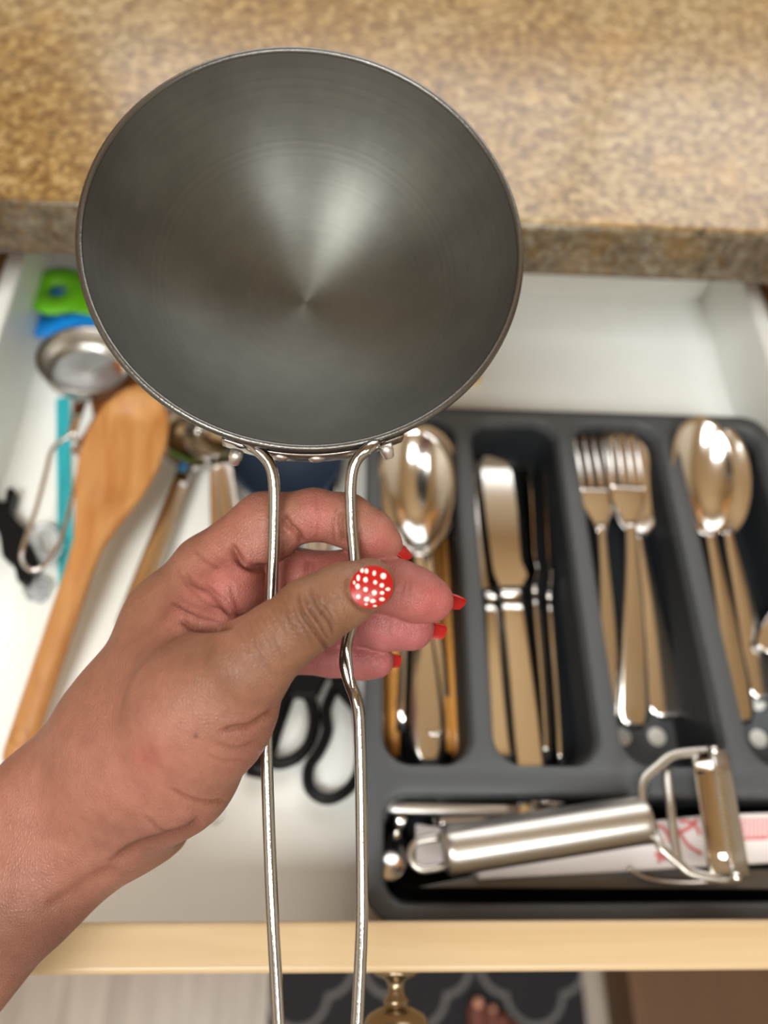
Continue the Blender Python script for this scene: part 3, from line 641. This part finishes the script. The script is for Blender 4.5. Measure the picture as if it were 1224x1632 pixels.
inner = cap(RR-1.6, DP-.5); outer_ = cap(RR+.2, DP+2.6, off=-.8)
panpart('inner_surface', inner, paninner)
panpart('outer_shell', outer_, panouter)
panpart('rim', [(RR-1.7, -.6), (RR-1.6, .3), (RR-1.0, .85), (RR-.2, .9), (RR+.5, .3), (RR+.7, -.8), (RR+.3, -2.2), (RR-1.0, -2.2)], panrim, 160, True).__setitem__('label', 'thin worn bright rim')
def wallpt(px, below):      # point on the outer wall, below the rim, under photo column px (handle side)
    u_, v_, a_ = basis(WN); best = None
    for t in np.linspace(0, 2*np.pi, 1440):
        P = WC+RR*(np.cos(t)*u_+np.sin(t)*v_); c = R.T @ (P-CAM); x = CX-F*c[0]/c[2]; y = CY+F*c[1]/c[2]
        if y > 500 and (best is None or abs(x-px) < best[0]): best = (abs(x-px), t)
    t = best[1]; rad = np.cos(t)*u_+np.sin(t)*v_
    return WC+rad*(RR-below*.45+1.6)-WN*below, rad
rodr = 1.82
Ls, lrad = wallpt(350, 5.5); Lm, _ = wallpt(378, 6.0)
Rs_, rrad = wallpt(648, 5.5); Rm, _ = wallpt(620, 6.0)
def rod(start, mid, pts, name):
    P = catmull(np.vstack([[start, mid], [D(*p) for p in pts]]), 8)
    m_ = len(P); wv = np.full(m_, rodr); tv_ = np.full(m_, rodr)
    k = 14; wv[:k] = np.interp(np.arange(k), [0, 1, 8, k], [1.6, 2.6, 2.4, rodr]); tv_[:k] = np.interp(np.arange(k), [0, 9, k], [.8, 1.0, rodr])
    part(name, sweep(P, wv, tv_, 20, up=tuple(R @ np.array([0.05, .9, .3]))) if False else sweep(P, tv_, wv, 20, up=WN), rodsteel, pan)
left = [(408, 716, 234), (430, 740, 234), (437, 775, 234.5), (437, 830, 235), (435, 900, 235), (432, 980, 234.5), (427, 1100, 232), (425, 1190, 229), (428, 1300, 226), (434, 1450, 221), (440, 1560, 218), (446, 1660, 215), (455, 1760, 212), (480, 1810, 211), (508, 1822, 211)]
right = [(592, 712, 234), (567, 735, 234), (559, 770, 234.5), (560, 830, 235), (565, 890, 235), (567, 940, 235), (563, 985, 236), (553, 1025, 235), (550, 1060, 233), (558, 1090, 232), (568, 1118, 230), (573, 1160, 229.5), (576, 1300, 226), (577, 1450, 221), (573, 1560, 218), (567, 1660, 215), (555, 1760, 212), (532, 1810, 211), (508, 1822, 211)]
rod(Ls, Lm, left, 'handle_wire'); rod(Rs_, Rm, right, 'handle_wire')
part('weld_joint', sweep(catmull([D(566, 985, 233.5), D(556, 1012, 232.6), D(553, 1035, 231.5), D(558, 1068, 231), D(563, 1100, 230.2)], 5), [1.1, 1.5, 1.5, 1.0, .4], None, 12), rodsteel, pan)
for px, py in ((376, 726), (616, 716)):
    a = D(px, py, 236); ax_ = R @ np.array([-.25 if px < 500 else .25, -.75, -.25])
    part('rivet', lathe([(0, -1.6), (2.1, -1.6), (2.2, .8), (1.9, 1.3), (1.7, 2.6), (1.2, 3.0), (0, 3.1)], a, ax_, 12), alum, pan, label='blunt aluminium rivet head')
for px in (447, 505):
    a, rd = wallpt(px, 8); part('rivet', lathe([(0, -1), (3.0, -1), (2.8, 0), (1.8, .9), (0, 1.2)], a+rd*2.6, rd-WN*.4, 20), alum, pan)
part('bracket', sweep(catmull([wallpt(x, 7.5)[0]+wallpt(x, 7.5)[1]*2.0 for x in (352, 400, 450, 500, 550, 600, 645)], 5), .7, 3.6, 12, up=WN, ex=.5), darksteel, pan)

# ------------------------------------------------------------------ the person: hand, forearm and foot from one implicit skin each
def capsule(P, a, b, ra, rb):
    ab = b-a; h = np.clip(((P-a)@ab)/(ab@ab+1e-9), 0, 1)
    return np.linalg.norm(P-a-h[..., None]*ab, axis=-1)-(ra+(rb-ra)*h)
def smin(a, b, k):
    h = np.clip(.5+.5*(b-a)/k, 0, 1); return b+(a-b)*h-k*h*(1-h)
def toprims(chains):        # chains of (px, py, depth, radius px) -> capsules in camera space (mm)
    out = []
    for ch in chains:
        q = [(np.array([(x-CX)/F*d, -(y-CY)/F*d, -d]), r*d/F) for x, y, d, r in ch]
        if len(q) == 1: q = q*2
        out += [(a[0], b[0]+1e-4, a[1], b[1]) for a, b in zip(q, q[1:])]
    return out
HAND = {
 'palm': (9., [[(-420, 1765, 262, 98), (-150, 1500, 262, 98), (75, 1290, 258, 92), (200, 1142, 254, 86), (272, 990, 254, 66), (332, 910, 253, 56)],
               [(-420, 1950, 250, 95), (-150, 1650, 250, 95), (50, 1412, 250, 86), (190, 1290, 250, 92)],
               [(110, 1400, 262, 44), (245, 1312, 262, 58)],
               [(190, 1290, 250, 92), (265, 1215, 240, 108), (325, 1125, 226, 108), (395, 1058, 214, 72)],
               [(200, 1200, 246, 110), (290, 1080, 246, 95), (320, 1010, 250, 70)],
               [(330, 1010, 262, 70), (400, 1000, 268, 60), (410, 1060, 268, 50), (380, 1180, 262, 40)]]),
 'web': (4., [[(318, 985, 245, 50), (368, 938, 243, 50)], [(300, 1000, 236, 40), (350, 992, 232, 26)]]),
 'index': (3., [[(332, 910, 253, 56), (422, 836, 250, 50)], [(422, 836, 250, 50), (500, 820, 247, 39.5), (552, 829, 246, 41)], [(552, 829, 246, 41), (592, 853, 247, 38), (614, 868, 248, 28)], [(440, 862, 247, 30), (405, 872, 248, 42)]]),
 'middle': (3., [[(370, 940, 262, 46), (470, 925, 256, 49), (560, 924, 250, 46), (630, 935, 247, 43), (664, 948, 247, 41), (688, 957, 248, 35)]]),
 'ring': (3., [[(440, 985, 264, 45), (560, 982, 258, 42), (615, 993, 254, 42), (655, 1000, 254, 37)]]),
 'pinky': (3., [[(430, 1035, 266, 38), (530, 1046, 262, 31), (575, 1051, 260, 30), (600, 1053, 259, 28)]]),
 'thumb': (3., [[(395, 1058, 214, 68), (440, 1020, 212, 58), (496, 978, 210, 56), (545, 950, 211.5, 50), (588, 931, 213, 42)]]),
}
GR = {k: (kk, toprims(ch)) for k, (kk, ch) in HAND.items()}
def evalgroup(P, k, prims, ex=None):
    d = None
    for a, b, ra, rb in prims:
        q = capsule(P, a, b, ra, rb); d = q if d is None else smin(d, q, k)
    return d
def combine(g):
    f = smin(smin(smin(g['index'], g['middle'], .6), g['ring'], .6), g['pinky'], .6)
    t = smin(g['palm'], g['web'], 5.); t = smin(t, f, 3.5); return smin(t, g['thumb'], 3.)
def gridfield(lo, hi, h, groups, comb):
    n = np.ceil((hi-lo)/h).astype(int)+1; X = [lo[i]+h*np.arange(n[i], dtype=np.float32) for i in range(3)]
    out = {}
    for nm, (k, prims) in groups.items():
        Fd = np.full(n, 60., np.float32)
        for a, b, ra, rb in prims:
            mg = max(ra, rb)+14; l = np.minimum(a, b)-mg; u_ = np.maximum(a, b)+mg
            i0 = np.clip(np.floor((l-lo)/h).astype(int), 0, n); i1 = np.clip(np.ceil((u_-lo)/h).astype(int)+1, 0, n)
            if (i1 <= i0).any(): continue
            P = np.stack(np.meshgrid(*[X[i][i0[i]:i1[i]] for i in range(3)], indexing='ij'), -1)
            sl = tuple(slice(i0[i], i1[i]) for i in range(3))
            Fd[sl] = smin(Fd[sl], capsule(P, a.astype(np.float32), b.astype(np.float32), ra, rb), k)
        out[nm] = Fd
    return comb(out)
def surfacenets(fld, lo, h):
    s = fld < 0; n = np.array(fld.shape); c = np.zeros(n-1, bool); allin = np.ones(n-1, bool)
    cor = [(i, j, k) for i in (0, 1) for j in (0, 1) for k in (0, 1)]
    def sub(a, o): return a[o[0]:n[0]-1+o[0], o[1]:n[1]-1+o[1], o[2]:n[2]-1+o[2]]
    for o in cor: q = sub(s, o); c |= q; allin &= q
    act = c & ~allin; idx = np.full(act.shape, -1); I = np.argwhere(act); idx[act] = np.arange(len(I))
    acc = np.zeros((len(I), 3)); cnt = np.zeros(len(I))
    for a in cor:
        for ax in range(3):
            if a[ax]: continue
            b = list(a); b[ax] = 1
            va = fld[I[:, 0]+a[0], I[:, 1]+a[1], I[:, 2]+a[2]]; vb = fld[I[:, 0]+b[0], I[:, 1]+b[1], I[:, 2]+b[2]]
            m = (va < 0) != (vb < 0); t = np.where(m, va/(va-vb+1e-12*(va == vb)), 0)
            p = np.tile(np.array(a, float), (len(I), 1)); p[:, ax] = t
            acc += p*m[:, None]; cnt += m
    V = lo+h*(I+acc/cnt[:, None]); Fc = []
    for ax in range(3):
        o1, o2 = [(1, 2), (2, 0), (0, 1)][ax]
        A = np.take(s, range(n[ax]-1), ax); B = np.take(s, range(1, n[ax]), ax)
        e = np.argwhere(A != B); fl_ = A[tuple(e.T)]
        ok = (e[:, o1] > 0) & (e[:, o2] > 0) & (e[:, o1] < n[o1]-1) & (e[:, o2] < n[o2]-1); e = e[ok]; fl_ = fl_[ok]
        q = []
        for d1, d2 in ((-1, -1), (0, -1), (0, 0), (-1, 0)):
            t = e.copy(); t[:, o1] += d1; t[:, o2] += d2; q.append(idx[tuple(t.T)])
        q = np.stack(q, 1); q[~fl_] = q[~fl_][:, ::-1]; Fc.append(q)
    return V, np.vstack(Fc)
def relax(V, Fc, it=2, lam=.5):
    n = len(V); e = np.vstack([Fc[:, [0, 1]], Fc[:, [1, 2]], Fc[:, [2, 3]], Fc[:, [3, 0]]]); e = np.vstack([e, e[:, ::-1]])
    cnt = np.bincount(e[:, 0], minlength=n)[:, None]
    for _ in range(it):
        for l in (lam, -lam*.98):
            s = np.stack([np.bincount(e[:, 0], V[e[:, 1], i], n) for i in range(3)], 1); V = V+l*(s/cnt-V)
    return V
def vnormals(V, Fc):
    a = np.cross(V[Fc[:, 2]]-V[Fc[:, 0]], V[Fc[:, 3]]-V[Fc[:, 1]]); Nn = np.stack([sum(np.bincount(Fc[:, j], a[:, i], len(V)) for j in range(4)) for i in range(3)], 1)
    return Nn/(np.linalg.norm(Nn, axis=1)[:, None]+1e-9)
def subdivide(V, Fc):       # linear split, then relaxed
    e = np.vstack([Fc[:, [0, 1]], Fc[:, [1, 2]], Fc[:, [2, 3]], Fc[:, [3, 0]]]); es = np.sort(e, 1)
    key = es[:, 0].astype(np.int64)*len(V)+es[:, 1]; uq, first, inv = np.unique(key, return_index=True, return_inverse=True); inv = inv.ravel()
    em = (V[es[first, 0]]+V[es[first, 1]])/2; fc = V[Fc].mean(1); n, m, k = len(V), len(uq), len(Fc)
    E = [n+inv[i*k:(i+1)*k] for i in range(4)]; C = n+m+np.arange(k)
    return np.vstack([V, em, fc]), np.vstack([np.stack([Fc[:, i], E[i], C, E[i-1]], 1) for i in range(4)])
LO = np.array([-262., -262., -292.]); HI = np.array([30., 16., -186.])
V, Fc = surfacenets(gridfield(LO, HI, 1.0, GR, combine), LO, 1.0)
# drop anything outside the main surface, then refine
V = relax(V, Fc, 3); V, Fc = subdivide(V, Fc); V = relax(V, Fc, 3)
gd = {k: evalgroup(V, *GR[k]) for k in GR}; names = list(GR); gid = np.argmin(np.stack([gd[k] for k in names]), 0)
Nn = vnormals(V, Fc)
px = CX-F*V[:, 0]/V[:, 2]; py = CY+F*V[:, 1]/V[:, 2]; view = -V/np.linalg.norm(V, axis=1)[:, None]; face = (Nn*view).sum(1)
def dist2poly(pts, sm=4):
    P = catmull([(x, y, 0) for x, y in pts], sm)[:, :2]; q = np.stack([px, py], 1); best = np.full(len(q), 1e9)
    lo_, hi_ = P.min(0)-30, P.max(0)+30; mk = ((q > lo_) & (q < hi_)).all(1); Q = q[mk]; bb = np.full(len(Q), 1e9); tt = np.zeros(len(Q)); S = len(P)-1
    for i in range(S):
        ab = P[i+1]-P[i]; h = np.clip(((Q-P[i])@ab)/(ab@ab+1e-9), 0, 1); d = np.linalg.norm(Q-P[i]-h[:, None]*ab, axis=1)
        m = d < bb; bb[m] = d[m]; tt[m] = (i+h[m])/S
    best[mk] = bb; t = np.full(len(q), -1.); t[mk] = tt; return best, t
# creases: (groups, polyline, half width px, depth mm)
TH = ('thumb', 'palm'); PW = ('palm', 'web', 'index')
CR = [(TH, [(474, 944), (476, 962), (487, 985), (503, 1008), (520, 1030), (528, 1042)], 3.0, .75),
      (TH, [(492, 936), (500, 955), (514, 975), (526, 990), (534, 1010)], 2.8, .65),
      (TH, [(504, 945), (512, 962), (522, 972)], 2.4, .45), (TH, [(484, 950), (492, 968), (508, 990), (524, 1018)], 2.4, .5),
      (TH, [(516, 958), (526, 975), (536, 1000)], 2.2, .4), (TH, [(466, 960), (472, 985), (490, 1012), (500, 1030)], 2.2, .25),
      (TH, [(452, 968), (462, 995), (478, 1020)], 2.2, .2), (TH, [(508, 980), (520, 976)], 2., .35),
      (TH, [(556, 915), (553, 935), (560, 955), (580, 972), (600, 974)], 3.2, .5),
      (TH, [(430, 1000), (440, 1030), (458, 1052)], 2.5, .18), (TH, [(400, 1010), (415, 1045), (435, 1075)], 2.5, .15),
      (PW, [(366, 866), (377, 884), (392, 900), (412, 905), (436, 905)], 5.5, 2.0),
      (PW, [(292, 912), (308, 930), (330, 940), (352, 962), (374, 984)], 4.5, .9),
      (PW, [(310, 876), (328, 892), (350, 905)], 3.5, .3), (PW, [(280, 900), (300, 935), (330, 960), (352, 968)], 3.5, .25),
      (PW, [(286, 984), (302, 998), (330, 1002), (372, 996)], 5.0, 1.4), (PW, [(270, 955), (296, 970), (330, 985), (362, 992)], 3.2, .45),
      (PW, [(368, 930), (372, 952), (380, 970)], 3., .3), (PW, [(325, 928), (345, 946), (362, 958)], 3., .25),
      (('index',), [(452, 818), (462, 836), (476, 852), (482, 866)], 4.2, 1.2), (('index',), [(448, 825), (458, 838), (472, 846)], 3., .5),
      (('index',), [(545, 812), (543, 838), (548, 866)], 4.0, .9), (('index',), [(504, 790), (506, 828), (503, 862)], 2.5, .22),
      (('index',), [(536, 806), (530, 840), (532, 868)], 3., .3),
      (('middle',), [(492, 890), (488, 912), (494, 935)], 3.5, .6), (('middle',), [(500, 893), (498, 915), (504, 932)], 3., .45),
      (('middle',), [(648, 925), (642, 940), (640, 952)], 2.5, .2), (('middle',), [(656, 926), (652, 940), (652, 954)], 2.5, .2),
      (('ring',), [(626, 990), (622, 1005), (626, 1018)], 2.5, .2),
      (('palm',), [(352, 1166), (378, 1160), (400, 1156), (425, 1140), (438, 1130)], 4.5, 1.1), (('palm',), [(345, 1185), (380, 1192), (412, 1180)], 3.5, .35),
      (('palm',), [(270, 1255), (300, 1272), (335, 1278), (358, 1274)], 3.5, .6), (('palm',), [(172, 1378), (215, 1350), (262, 1335), (300, 1322), (322, 1305)], 7.5, 1.3),
      (('palm',), [(70, 1450), (110, 1420), (150, 1395), (190, 1380)], 9., .5), (('palm',), [(330, 1200), (355, 1212), (390, 1210)], 3., .2),
      (('palm',), [(230, 1300), (262, 1325), (285, 1330)], 3.5, .4)]
for k in range(9):
    CR.append((TH, [(378+k*9, 1000-k*6+4), (392+k*9, 1028-k*6), (404+k*9, 1052-k*6)], 1.8, .08))
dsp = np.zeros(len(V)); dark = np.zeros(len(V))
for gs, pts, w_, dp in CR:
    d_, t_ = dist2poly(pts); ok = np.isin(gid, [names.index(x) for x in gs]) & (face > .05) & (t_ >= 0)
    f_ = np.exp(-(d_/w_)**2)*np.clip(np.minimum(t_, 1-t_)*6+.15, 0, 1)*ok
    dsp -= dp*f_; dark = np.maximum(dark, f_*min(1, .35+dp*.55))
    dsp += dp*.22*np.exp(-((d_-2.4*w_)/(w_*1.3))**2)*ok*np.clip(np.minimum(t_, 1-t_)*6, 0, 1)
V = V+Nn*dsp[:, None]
# pigment: brown on the thumb and back of the hand, pink on the finger pads and palm; creases and lower wrist carry painted shade
def blob(x, y, rx, ry=None): return np.exp(-(((px-x)/rx)**2+((py-y)/(ry or rx))**2))
S = lambda *c_: np.array(srgb(*c_))
base = {'palm': S(190, 130, 106), 'web': S(208, 128, 112), 'index': S(204, 136, 114), 'middle': S(208, 126, 114), 'ring': S(204, 122, 118), 'pinky': S(200, 120, 116), 'thumb': S(164, 116, 84)}
wgt = np.stack([np.exp(-np.clip(gd[k], -3, 60)/2.4) for k in names], 1); wgt /= wgt.sum(1)[:, None]
gw = {k: wgt[:, i] for i, k in enumerate(names)}
C = wgt @ np.stack([base[k] for k in names])
def tint(f, col, s=1.):
    global C
    f = np.clip(f*s, 0, 1)[:, None]; C = C*(1-f)+S(*col)*f
pl = gw['palm']+gw['web']*.5
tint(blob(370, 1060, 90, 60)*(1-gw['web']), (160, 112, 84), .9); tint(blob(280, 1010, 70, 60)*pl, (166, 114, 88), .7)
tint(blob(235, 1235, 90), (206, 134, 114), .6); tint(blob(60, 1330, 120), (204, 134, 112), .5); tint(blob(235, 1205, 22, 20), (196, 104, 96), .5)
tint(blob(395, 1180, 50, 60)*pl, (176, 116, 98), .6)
tint(blob(240, 1340, 110, 50)*pl, (150, 102, 84), .6); tint(blob(60, 1500, 160, 90)*pl, (122, 78, 60), .7)  # shade on the lower wrist and forearm painted into the skin
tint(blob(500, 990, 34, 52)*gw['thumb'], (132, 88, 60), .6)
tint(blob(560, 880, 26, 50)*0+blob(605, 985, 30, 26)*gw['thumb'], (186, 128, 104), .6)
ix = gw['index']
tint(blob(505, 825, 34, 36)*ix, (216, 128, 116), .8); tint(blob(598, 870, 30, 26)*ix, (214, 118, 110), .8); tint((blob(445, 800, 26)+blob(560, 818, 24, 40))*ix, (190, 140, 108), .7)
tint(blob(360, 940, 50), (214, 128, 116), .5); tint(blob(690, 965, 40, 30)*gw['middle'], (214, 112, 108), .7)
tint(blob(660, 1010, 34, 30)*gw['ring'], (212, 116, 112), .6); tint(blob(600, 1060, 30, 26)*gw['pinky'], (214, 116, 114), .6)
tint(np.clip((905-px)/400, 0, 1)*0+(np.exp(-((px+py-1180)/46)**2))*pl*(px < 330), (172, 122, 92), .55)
C = C*np.array([.53, .54, .58])*(1-.45*dark[:, None]*np.array([.75, 1, 1.1]))  # creases darkened along their lines: shade put into the colour
rs = np.random.default_rng(9)
for _ in range(150):    # follicle specks on the back of the wrist
    x, y = rs.uniform(60, 420), rs.uniform(1050, 1330)
    if abs((x+y)-1400) < 230: tint(blob(x, y, 2.6, 3.4)*pl, (150, 92, 74), .3)
tint(blob(312, 1173, 4.), (90, 50, 40), .9)
Vw = V @ R.T + CAM
ps = thing('person', 'person with bare arm and red polka-dot nails gripping the wire handle of the pan', 'person', (180, -160, 7))
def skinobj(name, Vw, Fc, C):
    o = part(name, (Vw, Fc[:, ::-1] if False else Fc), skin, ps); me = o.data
    ca = me.color_attributes.new('pigment_and_shade', 'FLOAT_COLOR', 'POINT'); ca.data.foreach_set('color', np.hstack([C, np.ones((len(C), 1))]).ravel().astype(np.float32)); return o
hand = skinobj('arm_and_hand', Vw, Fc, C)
# nails: (centre, half size px, depth, axis angle, tilt) each a curved plate with its own thickness
def nail(name, c3, ulen, uwid, nrm, hl, hw, curve, dots=(), tip=False, lab=None, col=(158, 18, 16)):
    u_ = np.array(ulen, float); u_ /= np.linalg.norm(u_); n_ = np.array(nrm, float); n_ -= u_*(n_@u_); n_ /= np.linalg.norm(n_); w_ = np.cross(n_, u_)
    K = 90; g1 = np.linspace(-1, 1, K); a, b = np.meshgrid(g1, g1, indexing='ij')
    q_ = .5 if dots and dots[0][0] > 20 else .36
    aa = a*np.sqrt(1-b*b*q_); bb = b*np.sqrt(1-a*a*q_)
    P0 = np.array(c3)+(aa*hl)[..., None]*u_+(bb*hw)[..., None]*w_-((bb**2)*curve*hw+.12*hl*aa**2)[..., None]*n_
    top = P0.reshape(-1, 3); bot = top-n_*.55; F1 = [(i*K+j, (i+1)*K+j, (i+1)*K+j+1, i*K+j+1) for i in range(K-1) for j in range(K-1)]
    rimv = [i*K for i in range(K)]+[(K-1)*K+j for j in range(1, K)]+[i*K+K-1 for i in range(K-2, -1, -1)]+[j for j in range(K-2, 0, -1)]
    Q = K*K; Fa = F1+[tuple(Q+x for x in f[::-1]) for f in F1]+[(rimv[i], Q+rimv[i], Q+rimv[(i+1) % len(rimv)], rimv[(i+1) % len(rimv)]) for i in range(len(rimv))]
    V = np.vstack([top, bot]) @ R.T + CAM
    o = part(name, (V, [f[::-1] for f in Fa]), nailm, ps, label=lab)
    colr = np.tile(S(*col), (2*Q, 1)); la, lb = (aa*hl).ravel(), (bb*hw).ravel()
    if dots and dots[0][0] > 20:      # printed dots of the thumb nail, laid out on its plate
        la = CX-F*top[:, 0]/top[:, 2]; lb = CY+F*top[:, 1]/top[:, 2]
    for da, db, ra, rb in dots:
        m = ((la-da)/ra)**2+((lb-db)/rb)**2 < 1; colr[:Q][m] = S(226, 214, 206)
    ca = o.data.color_attributes.new('pigment_and_shade', 'FLOAT_COLOR', 'POINT'); ca.data.foreach_set('color', np.hstack([colr, np.ones((2*Q, 1))]).ravel().astype(np.float32))
    bb_ = o; return o
def cam3(x, y, d): return np.array([(x-CX)/F*d, -(y-CY)/F*d, -d])
pd = [(577, 909, 2.6, 4), (584, 910, 3, 4), (596.5, 913.5, 2.6, 4), (611, 918, 4.5, 4.8), (571, 921, 2.6, 5), (582.5, 924, 3.6, 4.2), (598, 928, 3, 3.4), (608.5, 933, 3.4, 3.4), (564.5, 928.5, 1.7, 3), (570, 934.5, 3.4, 4.4), (582.6, 939.5, 3.4, 3.6), (618, 939, 3.6, 2.6), (596.6, 944.6, 3.8, 4), (609, 945, 3.4, 2.8), (571, 951, 3, 3.6), (584.4, 955, 4, 3.6), (594.3, 957.8, 4.4, 3), (608.7, 955, 4.2, 2.8), (583.5, 963, 2.2, 1.6), (597.5, 965.7, 3, 1.5)]
dn = 202.9; ax_l = np.array([.80, .60, -.20]); c3 = cam3(593, 935, dn)
u_ = ax_l/np.linalg.norm(ax_l); nn = np.array([.16, .16, 1.]); n_ = nn-u_*(nn@u_); n_ /= np.linalg.norm(n_); w_ = np.cross(n_, u_)
dots = []
for x, y, rx, ry in pd:
    if rx == 0: continue
    q = (cam3(x, y, dn)-c3); dots.append((x, y, rx, ry))
nail('thumb_nail', c3, ax_l, None, nn, 5.9, 5.5, .26, dots, lab='round red nail with white polka dots')
# fingertips: the nails sit on the far side of the fingers and pass their ends
nail('finger_nail', cam3(637, 866, 248.5), (.77, -.64, -.05), None, (.62, .70, .38), 6.0, 4.4, .35, [(-3.2, 1.2, .5, .5), (-1, 2.2, .5, .5), (1.4, 1.6, .5, .5), (3.4, 2.0, .45, .45), (.2, .4, .4, .4)], lab='red dotted index nail seen edge-on')
nail('finger_nail', cam3(714, 947, 254), (.95, -.28, .05), None, (.30, .80, -.52), 6.4, 5.0, .4, [(-2, -1, .5, .5), (.5, 1, .5, .5), (-3.4, 1, .5, .5)], lab='red middle-finger nail passing the fingertip')
nail('finger_nail', cam3(693, 999, 259.5), (.95, -.15, .1), None, (.2, .6, -.75), 4.2, 3.8, .4, lab='red ring-finger nail passing the fingertip')
nail('finger_nail', cam3(624, 1047, 263), (.95, -.1, .1), None, (.2, .6, -.75), 3.6, 3.4, .4, lab='red little-finger nail passing the fingertip')
# foot on the rug (two toes in view)
def prims3(ch): return [(np.array(a[:3], float), np.array(b[:3], float)+1e-4, a[3], b[3]) for c_ in ch for a, b in zip(c_, c_[1:])]
FT = {'foot': (10., prims3([[(188, -110, 22, 17), (196, -200, 32, 24), (205, -290, 42, 26)], [(215, -120, 19, 14), (232, -170, 20, 17), (226, -290, 34, 24)], [(212, -270, 60, 30), (213, -278, 140, 28), (214, -275, 260, 40)]])),
      'toe': (2., prims3([[(190, -112, 20, 14), (189, -76, 19, 12.5)], [(207, -110, 18, 9), (209, -80, 17, 8.2)], [(220, -112, 17, 8.5), (224, -86, 15, 7.6)], [(232, -118, 16, 8), (237, -96, 14, 7.2)], [(242, -126, 15, 8), (250, -108, 13, 6.8)]]))}
lo = np.array([150., -345., 3.]); hi = np.array([285., -50., 262.])
Vf, Ff = surfacenets(gridfield(lo, hi, 2.6, FT, lambda g: smin(g['foot'], g['toe'], 5.)), lo, 2.6); Vf = relax(Vf, Ff, 3)
Vf[:, 2] = np.maximum(Vf[:, 2], 7.5)
skinobj('foot', Vf, Ff, np.tile(S(104, 62, 50), (len(Vf), 1)))
for (x, y, z, a, b) in ((190, -67, 29, 6.2, 5.5), (209.5, -74, 23.5, 4, 3.6)):
    part('toe_nail', lathe([(0, 1.6), (a*.6, 1.2), (a*.9, .4), (a, -.6), (a*.9, -1)], (x, y, z), (0, .35, 1), 20), nailm, ps)
for o in [x for x in bpy.data.objects if x.name.startswith('toe_nail')]:
    n_ = len(o.data.vertices); ca = o.data.color_attributes.new('pigment_and_shade', 'FLOAT_COLOR', 'POINT'); ca.data.foreach_set('color', np.tile([*srgb(205, 150, 130), 1], n_).astype(np.float32))
